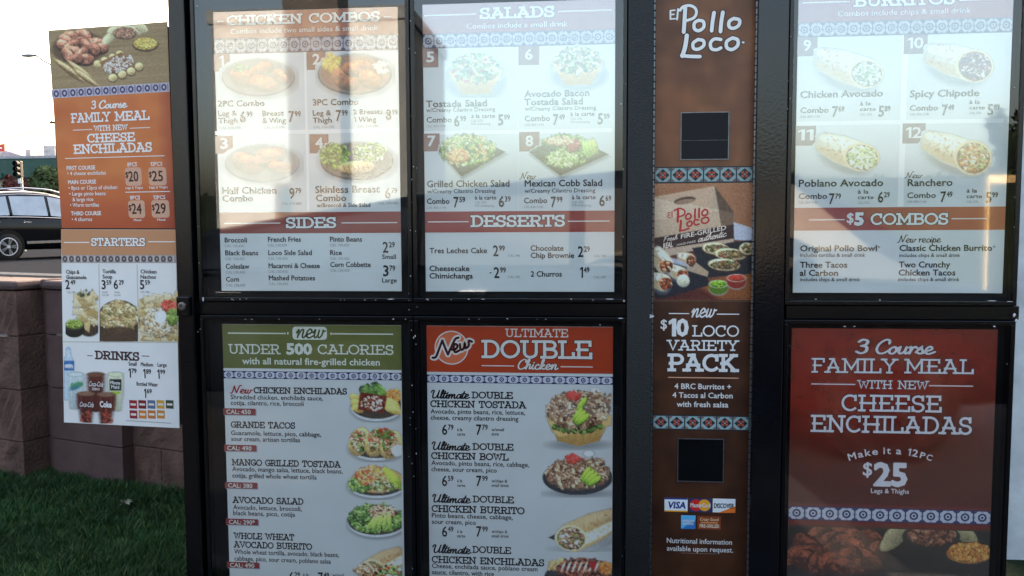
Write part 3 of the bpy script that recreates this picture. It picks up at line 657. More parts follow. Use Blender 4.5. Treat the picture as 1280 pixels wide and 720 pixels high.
s.text('Grilled Chicken Salad', 533.7, 234, 637, 8, INK, .012); s.text('w/Creamy Cilantro Dressing', 534, 241.6, 619.5, 5, INK); combo(s, 533.7, 255, 562, 567, 573.5, 259.3, '7', '59', 593.5, 620.5, 249.5, 623.3, 630.3, 258.5, '6', '39')
s.text('New', 650, 224, 669, 8.5, C(50,40,44), mode='script', th=.10, shear=.15); s.text('Mexican Cobb Salad', 655.8, 233.2, 752.6, 8, INK, .012); s.text('w/Creamy Cilantro Dressing', 655.8, 241, 744, 5, INK); combo(s, 655, 254, 684, 688.6, 695, 259, '7', '99', 714.7, 744.5, 249, 749, 756, 257.5, '6', '69')
s.rect(527, 264.6, 767.6, 289.8, C(128,34,36), 'header_band', col2=C(132,44,40))
s.text('DESSERTS', 588.6, 283.7, 706.5, 14.5, WH, mode='slab', th=.17, outline=C(40,14,18)); s.rule(535, 585.5, 277.4, WH); s.rule(709.8, 762, 276.6, WH)
for t, x0, x1, y in (('Tres Leches Cake',537,609,316.5),('Chocolate',663,704.5,313.4),('Chip Brownie',663.2,717.8,322.4),('Cheesecake',536.8,587,338.8),('Chimichanga',536.8,591.3,348),('2 Churros',663.4,702.4,345.7)): s.text(t, x0, y, x1, 6.6, INK, .014)
s.price('2','99',616.3,320,623,13,INK); s.price('2','29',722.3,321,729.2,13,INK); s.price('2','99',617.3,347.3,624.3,13,INK); s.price('1','49',725,347,728.8,13,INK)
for x, y in ((635,321),(742.5,321.5),(635,347.6),(742,348)): s.text('CAL 340', x, y, x+15, 3, GRY)
s.text('-', 612, 343, 614.4, 6, INK, .02)
s.flush()
def bowl_salad(x0, y0, x1, y1, sd, cx, cy, rx, ry, pal, shell=(206,170,104)):
    p = Pic(x0, y0, x1, y1, sd); shadow(p, cx, cy+ry*.4, rx, ry*.7)
    p.pol([(cx-rx, cy-ry*.05), (cx+rx, cy-ry*.1), (cx+rx*.55, cy+ry*.95), (cx-rx*.5, cy+ry*.98)], shell, 1.2, 1, (170,128,68))
    for k in range(7): p.ell(cx-rx*.9+k*rx*.3, cy+ry*.1, rx*.16, ry*.3, (226,196,134), .2, 3, .6)
    p.bits(cx, cy-ry*.15, rx*.86, ry*.58, 230, 2.3, pal, 2.2, 0, ry*.25); return p
p = bowl_salad(556, 60, 634, 122, 21, 594.5, 90, 34, 29, GREENS+[(214,208,180),(190,60,44),(226,196,120)]); p.emit(s, 190, fade=.2, label='printed photo of the tostada salad')
p = bowl_salad(684, 52, 762, 114, 22, 722, 80, 32, 27, GREENS+MEAT+[(224,214,196)]); p.emit(s, 190, fade=.1, label='printed photo of the avocado bacon tostada salad')
def black_plate_salad(x0, y0, x1, y1, sd, pts, cx, cy, rx, ry, pal, n=300):
    p = Pic(x0, y0, x1, y1, sd); p.pol([(a+1, b+3) for a, b in pts], (150,154,158), 5, .8); p.pol(pts, (30,32,34)); p.pol([(cx+(a-cx)*.9, cy+(b-cy)*.88-1) for a, b in pts], (52,54,56))
    p.bits(cx, cy, rx, ry, n, 2.2, pal, 2.4, 0, ry*.2); return p
p = black_plate_salad(540, 160, 638, 226, 23, [(548,189),(580,166),(632,190),(577,221)], 584, 188, 34, 19, GREENS+[(150,180,90),(222,226,180),(226,180,140),(230,150,90)]); p.bits(572, 194, 14, 7, 60, 2, [(230,170,120),(214,130,80)]); p.emit(s, 190, label='printed photo of the grilled chicken salad')
p = black_plate_salad(655, 162, 765, 224, 24, [(661,190),(705,166),(761,193),(700,220)], 706, 188, 34, 19, GREENS+[(150,170,90)])
p.bits(682, 190, 12, 8, 70, 2, [(46,60,44),(70,84,70),(36,44,40)]); p.bits(704, 198, 18, 10, 90, 1.6, [(176,196,120),(206,214,160),(140,160,90)], 3.5); p.bits(716, 182, 9, 8, 50, 2, [(150,50,56),(190,90,90),(120,40,46)])
for k in range(4): p.ell(732+k*4, 186-k, 3.2, 11, (150+k*8,184,84), -.3, 1.2, 1, .4)
p.bits(700, 176, 18, 5, 50, 1.8, [(210,150,110),(230,190,150)]); p.emit(s, 190, label='printed photo of the cobb salad on a black plate')

# ================================================================ poster: burritos and five dollar combos
s = sheet('menu_poster', 993, -8, 1253.8, 366.5, (0.596, 1.193), PW, 'burritos and five dollar combos poster', PW)
s.rect(993, -8, 1254.6, 27, C(126,62,70), 'header_band', col2=C(128,60,60)); tiles(s, 993.4, 28.5, 1254.4, 40.5, 17, 190, off=-.35)
s.text('BURRITOS', 1067, 8.8, 1193.5, 15, WH, mode='slab', th=.17, outline=C(80,40,44)); s.rule(1003, 1062, 3.8, WH, 1.5); s.rule(1199, 1256, .5, WH, 1.5)
s.text('Combos include chips & small drink', 1047, 20.5, 1213, 6.3, WH)
s.rect(1128, 43, 1129.2, 258, C(222,226,216), 'divider'); s.rect(996, 152.2, 1255, 153.4, C(216,220,210), 'divider')
for n_, (a, b, c, d) in {'9':(997,45,1021.5,70), '10':(1130,42,1159,67), '11':(994.8,157.5,1019.5,181.8), '12':(1128.4,154.4,1156.3,179)}.items():
    s.rect(a, b, c, d, C(106,84,88), 'number_square'); w_ = 5.5 if len(n_) == 1 else 10.5; s.text(n_, (a+c)/2-w_, d-6.5, (a+c)/2+w_-1, 13, WH, bold=.015)
s.text('Chicken Avocado', 1000.3, 122.3, 1103.6, 8.3, INK, .012); combo(s, 1000.5, 141.3, 1036, 1040.2, 1047.3, 146, '7', '69', 1075, 1094.6, 138.6, 1098, 1105, 145.5, '5', '89', 2)
s.text('Spicy Chipotle', 1137.3, 121.5, 1224, 8.5, INK, .012); combo(s, 1137, 138.5, 1172.5, 1177.4, 1184.4, 144, '7', '49', 1211.6, 1231, 136.8, 1234.3, 1241.3, 143.5, '5', '89', 2)
s.text('Poblano Avocado', 998.3, 233.4, 1104, 8.6, INK, .012); combo(s, 998, 248.6, 1033.8, 1036, 1043, 255, '7', '79', 1072, 1091.8, 248.8, 1097, 1104, 253, '6', '29', 2)
s.text('New', 1131.3, 222.5, 1151.5, 7.5, INK, mode='script', th=.09, shear=.15); s.text('Ranchero', 1134.3, 232.6, 1190.5, 8.6, INK, .012); combo(s, 1133.8, 247.5, 1169.6, 1175.3, 1182.3, 252.5, '7', '49', 1208, 1227.3, 247.6, 1232, 1239, 253.3, '5', '99', 2)
s.rect(993, 259.8, 1253.8, 287.2, C(122,46,56), 'header_band', col2=C(160,82,56))
s.text('$', 1058.2, 278.5, 1067, 12, WH, .015); s.text('5', 1067.5, 281, 1080, 14.5, WH, .05, outline=C(50,20,24), oth=.02); s.text('COMBOS', 1088, 281.2, 1185.5, 14.5, WH, mode='slab', th=.17, outline=C(50,20,24)); s.rule(1011, 1055.6, 274.8, WH, 1.3); s.rule(1189.3, 1233, 273.4, WH, 1.3)
s.text('New recipe', 1122.3, 303, 1175.5, 9, C(60,30,34), mode='script', th=.10, shear=.15)
for t, x0, x1, y, b in (('Original Pollo Bowl',1000,1096,314,1),('Three Tacos',999.8,1059,334.5,1),('al Carbon',999.4,1047.5,344.6,1),('Classic Chicken Burrito',1124,1240,313.6,1),('Two Crunchy',1123.4,1187.6,334.2,1),('Chicken Tacos',1123,1194.2,344.2,1),
    ('includes tortillas & small drink',1000,1081.5,321,0),('includes chips & small drink',1000,1075,351.4,0),('includes chips & small drink',1124,1200,321.2,0),('includes chips & small drink',1122.8,1199,351.2,0)):
    s.text(t, x0, y, x1, 7.2 if b else 4.4, INK, .018 if b else 0.004)
s.text('®', 1097, 310, 1100, 2.5, INK); s.text('®', 1241, 309.5, 1244, 2.5, INK)
s.flush()
def burrito(p, x, y, L, r, rot, cr_, pal, skin=(226,208,176), char=True, ends=1.0):
    """a rolled tortilla: body from (x,y) along rot, cut end at the far side"""
    ex, ey = x+L*math.cos(rot), y+L*math.sin(rot)
    p.ell((x+ex)/2+3, (y+ey)/2+r*.75, L*.6, r*.75, (166,168,168), rot, 8, .75)
    N = 14
    for k in range(N): 
        t = k/(N-1); rr = r*(.72+.28*min(t*2.2, 1)); p.ell(x+(ex-x)*t, y+(ey-y)*t, rr*.62, rr, tuple(c*(.80+.2*t) for c in skin), rot, 1.2, 1, .0)
    for k in range(N):
        t = k/(N-1); rr = r*(.72+.28*min(t*2.2, 1)); nx, ny = -math.sin(rot), math.cos(rot)
        p.ell(x+(ex-x)*t+nx*rr*.62, y+(ey-y)*t+ny*rr*.62, rr*.5, rr*.32, (186,160,122), rot, 5, .45)
        p.ell(x+(ex-x)*t-nx*rr*.45, y+(ey-y)*t-ny*rr*.45, rr*.5, rr*.28, (246,236,214), rot, 5, .6)
    if char:
        for _ in range(int(L*r/26)): t = p.r.random(); q = p.r.uniform(-.7,.5)*r; p.ell(x+(ex-x)*t*.8-math.sin(rot)*q, y+(ey-y)*t*.8+math.cos(rot)*q, p.r.uniform(.8,2.6), p.r.uniform(.6,1.3), (150,104,66), p.r.random()*3, 1.4, .55)
    p.ell(ex, ey, cr_[0], cr_[1], (214,190,150), .1, 1.2); p.ell(ex+.5, ey+.5, cr_[0]*.86, cr_[1]*.86, (96,66,46), .1, 1.2)
    p.bits(ex+.5, ey+.5, cr_[0]*.76, cr_[1]*.76, int(cr_[0]*cr_[1]*.4), 2.3, pal, 1.6, .1)
p = Pic(1008, 46, 1114, 117, 31); burrito(p, 1026, 73, 60, 20, .32, (22,18), [(228,224,196),(120,140,100),(90,100,84),(200,196,170)], (216,206,184)); p.emit(s, 190, fade=.1, label='printed photo of the chicken avocado burrito')
p = Pic(1142, 42, 1248, 112, 32); burrito(p, 1164, 68, 56, 20, .26, (24,21), [(110,70,70),(150,96,84),(66,44,50),(214,200,190),(90,70,90)], (216,206,184)); p.emit(s, 190, fade=.05, label='printed photo of the spicy chipotle burrito')
p = Pic(1006, 156, 1108, 225, 33); burrito(p, 1028, 178, 52, 18, .36, (23,18), [(222,218,170),(176,184,120),(134,144,92),(238,232,200)], (228,220,196)); p.emit(s, 190, label='printed photo of the poblano avocado burrito')
p = Pic(1138, 154, 1252, 226, 34); burrito(p, 1160, 176, 60, 19, .36, (24,22), [(176,112,60),(206,150,90),(124,72,40),(232,214,180),(140,150,80)], (232,220,192)); p.emit(s, 190, label='printed photo of the ranchero burrito')

# ================================================================ poster: under 500 calories
PL = (0.70, 0.715, 0.73)
s = sheet('menu_poster', 277.8, 405.3, 502, 795, (-1.180, -.599), PL, 'green under 500 calories poster', PL)
OL = C(76,80,38,168)
s.rect(277.8, 405.5, 501.6, 462.5, OL, 'header_band'); tiles(s, 277.8, 463.4, 501.6, 475.6, 17, 160, off=-.35)
W2 = (0.74, 0.76, 0.70); K2 = C(18,18,22,168)
s.rule(285, 357.5, 416.3, W2, 1.5); s.rule(415.5, 491.5, 417.2, W2, 1.5); s.text('.', 359, 417.5, 361, 12, W2, .03); s.text('.', 413, 418, 415, 12, W2, .03)
s.rrect(365.5, 408.2, 408.8, 424.8, 4, W2, 'badge'); s.text('new', 370.5, 421.8, 404.5, 20, C(60,68,40,168), mode='script', th=.105, shear=.18)
s.text('UNDER', 285.6, 442.3, 350.7, 12.6, W2, mode='slab', th=.12); s.text('500', 358, 442.5, 390.6, 12.8, W2, .04); s.text('CALORIES', 397, 442.8, 492.6, 12.6, W2, mode='slab', th=.12)
s.text('with all natural fire-grilled chicken', 303, 455, 475, 8, W2, .014)
RD = C(104,22,36,168)
s.text('New', 288.8, 491.3, 314.2, 9.5, C(120,26,34,168), mode='script', th=.13, shear=.15); s.text('CHICKEN ENCHILADAS', 317.4, 491.5, 434, 7.8, K2, mode='slab', th=.17)
for t, x0, x1, y in (('GRANDE TACOS',288.8,369.2,534.5),('MANGO GRILLED TOSTADA',290,425.8,581.5),('AVOCADO SALAD',291.2,379.5,628.5),('WHOLE WHEAT',292.4,368,673.3),('AVOCADO BURRITO',292.6,390.3,684.2)): s.text(t, x0, y, x1, 8, K2, mode='slab', th=.17)
for t, x0, x1, y in (('Shredded chicken, enchilada sauce,',288.5,404,498.8),('cotija, cilantro, rice, broccoli',288.6,379.8,506),('Guacamole, lettuce, pico, cabbage,',289,401.5,543.6),('sour cream, artisan tortillas',289.2,375.2,551),
    ('Avocado, mango salsa, lettuce, black beans,',290.5,428.5,588.6),('cotija, grilled whole wheat tortilla',290.6,396,596.8),('Avocado, lettuce, broccoli,',291.6,377.3,636.4),('black beans, pico, cotija',291.8,369,643.6),
    ('Whole wheat tortilla, avocado, black beans,',293,424,692),('cabbage, pico, sour cream, poblano salsa',293.2,413.6,700.4)): s.text(t, x0, y, x1, 5.6, K2, .006)
for t, y in (('CAL: 450',514.6),('CAL: 490',560),('CAL: 380',606.7),('CAL: 290*',652.3),('CAL: 490',706.2)):
    x0 = 279+(y-514)*.024; s.rect(x0+1, y-3.4, x0+41.8, y+5.4, C(120,124,130,168), 'calorie_tag', .0003); s.rect(x0, y-4.4, x0+40.6, y+4.4, RD, 'calorie_tag', .0006); s.text(t, x0+4, y+2.4, x0+34.5+(2 if '*' in t else 0), 5.2, W2, .012)
s.price('6', '29', 361.6, 727, 367.5, 12, K2); s.text('à la', 379, 720, 386, 4, K2); s.price('7', '49', 397.8, 727.5, 404, 12, K2); s.text('w/small', 416, 720.5, 430, 4, K2)
s.flush()
def dish(x0, y0, x1, y1, sd, cx, cy, rx, ry, rim=(176,180,186)):
    p = Pic(x0, y0, x1, y1, sd); p.ell(cx+1, cy+4, rx, ry, (112,118,124), 0, 5, .7); p.ell(cx, cy+1.6, rx, ry, rim); p.ell(cx, cy, rx*.97, ry*.92, (60,50,42)); return p
p = dish(434, 476, 501, 528, 41, 471, 507, 33, 18)
p.bits(492, 494, 10, 7, 60, 1.8, [(206,130,60),(222,150,80),(190,110,44)]); p.bits(466, 488, 15, 8, 60, 4.0, [(62,96,38),(88,124,48),(40,70,28),(110,140,60)], 1.5)
for k in range(3): p.ell(444+k*1.5, 497+k*7, 8, 5, (206,166,92), .3, 1, 1, .4); p.ell(488+k*2, 503+k*5, 12, 4.5, (212,172,96), .35, 1, 1, .4)
p.pol([(450,490),(484,495),(480,517),(447,512)], (92,34,24), 2); p.bits(466, 504, 15, 9, 70, 1.3, [(220,206,190),(200,180,160),(120,50,36)], 1.6); p.emit(s, 168, label='printed photo of chicken enchiladas')
p = dish(432, 527, 501.5, 578, 42, 471, 557, 36, 17)
for k, (x, y) in enumerate(((449,552),(470,553),(489,556))): p.ell(x, y, 13, 19, (196,164,104), .35, 1.2, 1, .4); p.bits(x-1, y-2, 9, 13, 80, 2.2, MEAT+[(182,60,44),(90,120,56),(60,92,40)], 1.6)
p.ell(497, 563, 8, 7, (230,232,226), 0, 2); p.bits(480, 541, 10, 5, 30, 1.8, [(180,50,40),(80,110,50)]); p.emit(s, 168, label='printed photo of grande tacos')
p = dish(431, 577, 502, 625, 43, 471, 604, 37, 17); p.ell(472, 600, 33, 16, (176,140,90), 0, 1.5); p.bits(450, 605, 14, 9, 60, 2.4, GREENS); p.bits(465, 594, 20, 11, 130, 2.2, [(220,150,70),(196,90,56),(214,180,130),(160,110,74)]); p.bits(480, 606, 16, 9, 60, 2, MEAT+GREENS)
for k in range(4): p.ell(486+k*3.5, 593+k*3, 4, 12, (150,170,60), -.5, 1.4, 1, .4)
p.emit(s, 168, label='printed photo of the mango grilled tostada')
p = dish(432, 624, 502.5, 677, 44, 471, 652, 37, 18); p.bits(470, 648, 34, 17, 240, 2.8, GREENS+[(70,104,40)]); p.bits(478, 640, 17, 8, 110, 1.8, MEAT+[(96,44,34)])
for k in range(5): p.ell(463+k*6, 656-k*1.0, 2.6, 11, (156,182,84), .55-k*.16, 1.1, 1, .4)
p.emit(s, 168, label='printed photo of the avocado salad')
p = Pic(436, 678, 503, 740, 45); burrito(p, 500, 694, 40, 16, math.pi-.5, (16,14), MEAT+[(180,60,44),(90,120,50),(60,86,40)], (190,152,104)); p.bits(486, 716, 20, 9, 90, 2.4, GREENS+[(190,50,44),(150,50,40),(220,216,200)]); p.bits(458, 712, 14, 7, 60, 2.4, MEAT+[(70,46,34)]); p.emit(s, 168, label='printed photo of the whole wheat burrito')

# ================================================================ poster: ultimate double chicken
s = sheet('menu_poster', 532.8, 407.2, 765.2, 795, (-.517, .062), PL, 'orange ultimate double chicken poster', PL)
s.rect(532.8, 407.4, 765.2, 467.4, C(150,50,18,180), 'header_band', col2=C(140,46,18,180)); tiles(s, 532.8, 468.2, 765.2, 481, 16.5, 160, off=-.3)
W3 = (0.78, 0.74, 0.72)
cx, cy = 564.4, 434.6
u_, v_ = s.loc(cx, cy); rr = s.loc(cx+20.5, cy)[0]-u_
s.poly('badge', .0005, [(u_+rr*math.cos(t*math.pi/16), v_+rr*math.sin(t*math.pi/16)) for t in range(32)], C(180,92,60,180))
V = []; F = []; ribbon(arc(u_, v_, rr, rr, 0, 360, 32), rr*.07, V, F, False); s.poly('badge', .0007, V, W3, faces=F)
for st, w_, c_ in ((None, 7.2, W3), (None, 4.0, C(52,14,16,180))):
    for q in ([(541,447),(545,446),(549,436),(553,425.5)], [(553,425.5),(557,436),(560,443)], [(560,443),(565,432),(569,424),(573,422)],
              [(565,437),(570,436),(572,432),(569,430),(567,434),(569,440),(574,438)], [(575,430),(576,437),(580,435),(581,429),(582,435),(586,432),(586,426),(590,427)]):
        brush(s, [q], c_, w_ if c_ is W3 else 3.0, 'badge', .0009 if c_ is W3 else .0012)
s.text('ULTIMATE', 631.5, 421.3, 710.5, 10.8, W3, mode='slab', th=.12); s.text('DOUBLE', 602, 447.6, 740.6, 23, W3, mode='slab', th=.15, outline=C(60,20,14,180), oth=.07)
s.text('Chicken', 646, 461.2, 696.5, 12, W3, mode='script', th=.13, shear=.2, outline=C(70,24,16,180), oth=.08); s.rule(602, 642.7, 457, W3, 1.2); s.rule(700.8, 741, 458.3, W3, 1.2)
K3 = C(16,16,20,168)
for y, x, d1, t2, x2, ds, pr in (
    (497.4, 538, (589.6,641.3), 'CHICKEN TOSTADA', 657.6, (('Avocado, pinto beans, rice, lettuce,',656.5),('cheese, creamy cilantro dressing',648)), ('6','79','7','79',543.2)),
    (561.8, 539, (590.8,642), 'CHICKEN BOWL', 635.7, (('Avocado, pinto beans, rice, cabbage,',661.5),('cheese, sour cream, pico',621)), ('6','59','7','99',607.2)),
    (627.4, 539.6, (591,642.5), 'CHICKEN BURRITO', 655.8, (('Pinto beans, cheese, cabbage,',641),('sour cream, pico',595)), ('6','49','7','99',670.4)),
    (690.4, 539.8, (590.6,639), 'CHICKEN ENCHILADAS', 680.5, (('Cheese, enchilada sauce, poblano cream',672),('sauce, cilantro, with rice',617.5)), ('6','79','7','99',737))):
    s.text('Ultimate', x, y, x+48, 10, K3, mode='script', th=.15, shear=.2); s.text('DOUBLE', d1[0], y+.5, d1[1], 8.6, K3, mode='slab', th=.16)
    s.text(t2, x, y+11.4+(y-497)*.007, x2, 8.7, K3, mode='slab', th=.17)
    for k, (t, xe) in enumerate(ds): s.text(t, x+.3, y+19.2+k*7.8, xe, 5.6, K3, .008)
    a, ac, b, bc, yb = pr; s.price(a, ac, 552.5, yb, 559.2, 12.5, K3); s.text('à la', 571.5, yb-4.6, 578, 3.8, K3, .006); s.text('carte', 571.5, yb+1, 581.5, 3.6, K3, .006)
    s.price(b, bc, 595.4, yb, 602, 12.5, K3); two = ('w/small', 'drink') if ac == '79' and bc == '79' else ('w/chips &', 'small drink')
    s.text(two[0], 614.5, yb-4.6, 630 if two[1] == 'drink' else 634, 3.6, K3, .006); s.text(two[1], 614.5, yb+1, 624 if two[1] == 'drink' else 636, 3.6, K3, .006)
s.flush()
def avo(p, x, y, n=4, sp=4.5):
    for k in range(n): p.ell(x+k*sp*.8+.5, y+k*3.0+1, 3.4, 10.5, (50,70,24), .6+.12*k, 1.2, .9); p.ell(x+k*sp*.8, y+k*3.0, 3.1, 10, (140,180,50), .6+.12*k, 1.1, 1, .35); p.ell(x+k*sp*.8-.6, y+k*3.0-1, 1.2, 7.5, (178,208,92), .6+.12*k, 1.5, .7)
DM = [(150,118,92), (118,84,62), (176,146,116), (86,58,44), (196,168,140), (104,70,52)]
p = Pic(678, 484, 765, 563, 51); p.ell(724, 556, 34, 6, (118,124,130), 0, 6, .7)
for k in range(13):
    t = -1+2*k/12; p.pol([(722+t*36, 528-abs(t)*6), (722+t*36+7, 527-abs(t)*6), (722+t*23+4, 558-abs(t)*6), (722+t*23-2, 558-abs(t)*6)], (190-20*(k % 2),156-18*(k % 2),98-14*(k % 2)), 1.2, 1, (140,106,56))
p.pol([(682,520),(764,518),(764,532),(700,546),(690,540)], (184,150,96), 2); p.bits(722, 533, 32, 8, 110, 2, [(70,96,40),(100,126,60),(60,70,40)]); p.bits(722, 512, 38, 22, 380, 2.4, DM, 2.8, 0, 6); p.bits(717, 494, 8, 5, 34, 2, [(176,44,36),(206,70,60)]); p.bits(744, 489, 6, 3, 12, 2, [(220,220,220)]); p.bits(748, 500, 16, 9, 60, 2.1, DM, 2.8)
avo(p, 727, 505, 1); avo(p, 722, 518, 3, 4); p.emit(s, 168, label='printed photo of the double chicken tostada')
p = Pic(676, 563, 765, 622, 52); p.ell(724, 617, 40, 5, (112,118,124), 0, 5, .6); p.ell(722, 597, 44, 22, (34,36,42)); p.ell(722, 595, 41, 18.5, (70,60,54)); p.bits(722, 592, 38, 18, 430, 2.5, DM, 2.4, 0, 7); p.bits(716, 573, 9, 5, 40, 2.2, [(176,40,34),(206,66,54)]); p.ell(736, 567, 7, 4, (224,226,228), 0, 2); p.bits(742, 577, 14, 5, 40, 2, DM); avo(p, 732, 592, 4, 4.5); p.emit(s, 168, label='printed photo of the double chicken bowl')
p = Pic(682, 628, 765, 690, 53); p.ell(730, 686, 34, 4, (118,124,130), 0, 5, .5); p.pol([(685,672),(700,664),(765,668),(765,674),(728,688)], (34,38,44)); burrito(p, 768, 648, 60, 19, math.pi-.42, (20,16), DM+[(214,214,200),(90,116,50),(180,120,90)], (182,152,104)); p.emit(s, 168, label='printed photo of the double chicken burrito')
p = Pic(680, 693, 765, 745, 54); p.ell(726, 722, 46, 22, (40,40,44)); p.bits(700, 706, 14, 7, 40, 3, [(186,140,90),(206,160,100)]); p.bits(728, 712, 30, 14, 180, 3, [(90,40,28),(120,56,36),(66,30,22),(150,90,60)], 2.2); p.bits(758, 710, 9, 8, 50, 1.8, [(200,120,50),(180,100,40)])
for k in range(7): p.ell(704+k*7, 708, 1.2, 7, (214,216,200), .4, 1, .9)
p.ell(741, 706, 4, 5, (150,30,26)); p.emit(s, 168, label='printed photo of the double chicken enchiladas')

# ================================================================ poster: family meal, red
RB = C(104,28,16,196)
s = sheet('menu_poster', 988.2, 410.2, 1245, 795, (0.595, 1.184), RB, 'red family meal poster', RB)
x0_, x1_, z0_, z1_ = s.box; zt_ = s.loc(1100, 632)[1]
p = Pic(984, 410, 1247, 632, 61, 3.0); quadgrid(p, pix((x0_, YP, z1_)), pix((x1_, YP, z1_)), pix((x1_, YP, zt_)), pix((x0_, YP, zt_))); p.a[:] = 1; p.c[:] = (92,26,16)
p.ell(1090, 470, 170, 110, (128,36,22), 0, 90); p.ell(1090, 590, 200, 60, (60,20,14), 0, 60, .6); p.ell(1030, 430, 80, 40, (124,40,30), 0, 40, .6); p.ell(1200, 560, 60, 80, (80,32,16), 0, 40, .5)
for _ in range(420): p.ell(p.r.uniform(984,1247), p.r.uniform(410,632), p.r.uniform(3,12), p.r.uniform(2,8), p.r.choice([(50,14,10),(126,42,26)]), 0, 6, .13)
p.emit(s, 196, name='mottled_ground', h=.0002, tone=.86)
W4 = (0.78, 0.74, 0.80); E4 = C(36,12,20,196)
s.text('3', 1068.8, 441.4, 1085.5, 17, W4, mode='script', th=.14, shear=.15, outline=E4, oth=.08); s.text('Course', 1092.5, 441.6, 1166.4, 17, W4, mode='script', th=.13, shear=.2, outline=E4, oth=.08)
for t, x0, x1, y, c_, th in (('FAMILY',1014,1121.5,466,19,.12),('MEAL',1129.8,1217,467,19,.12),('WITH NEW',1071.6,1160.5,485.8,11,.13),('CHEESE',1051,1177.4,514,21.5,.13),('ENCHILADAS',1013,1215.4,540,22,.13)): s.text(t, x0, y, x1, c_, W4, mode='slab', th=th, outline=E4, oth=.07)
s.rule(1014, 1069, 479.8, W4, 1.3); s.rule(1161, 1216.3, 482, W4, 1.3)
for i, (ch_, a_x, w_) in enumerate(zip('Make it a 12PC', (1061,1073,1081.6,1090.2,0,1104.2,1108.2,0,1119.6,0,1134,1139.2,1149,1156.6), (10,6.8,7.2,7.4,0,2,5.2,0,6.8,0,3.6,7.2,6.4,7.4))):
    if not w_: continue
    t = (a_x+w_/2-1112)/50.0; y = 567.2+8.4*t*t; sl = (16.8*t/50.0)
    a = s.loc(a_x, y); b = s.loc(a_x+w_, y); V_, F_2, cw, chh = sans(ch_, .012); Hh = s.loc(a_x, y-(8.4 if i < 12 else 7.2))[1]-a[1]
    # each letter stands square to the arch
    sx = (b[0]-a[0])/cw; sy = Hh/chh; sp_ = Vector((a[0], a[1])); cs, sn = math.cos(math.atan(sl)), -math.sin(math.atan(sl)); mx_ = cw*sx/2
    s.poly('arched_lettering', .001, [(a[0]+mx_+(x_*sx-mx_)*cs-(y_*sy)*sn, a[1]+(x_*sx-mx_)*sn+(y_*sy)*cs, z_) for x_, y_, z_ in V_], W4, faces=F_2)
s.text('$', 1078.3, 594, 1090, 16, W4, .01); s.text('25', 1091, 606.2, 1134.2, 27, W4, .035); s.text('Legs & Thighs', 1088.4, 616, 1136, 5.6, W4, .006)
s.rect(988.2, 656, 1245, 795, C(54,42,32,170), 'photo_ground')
tiles(s, 988.2, 632, 1245, 656.5, 11.6, 165, off=-.3)
s.flush()
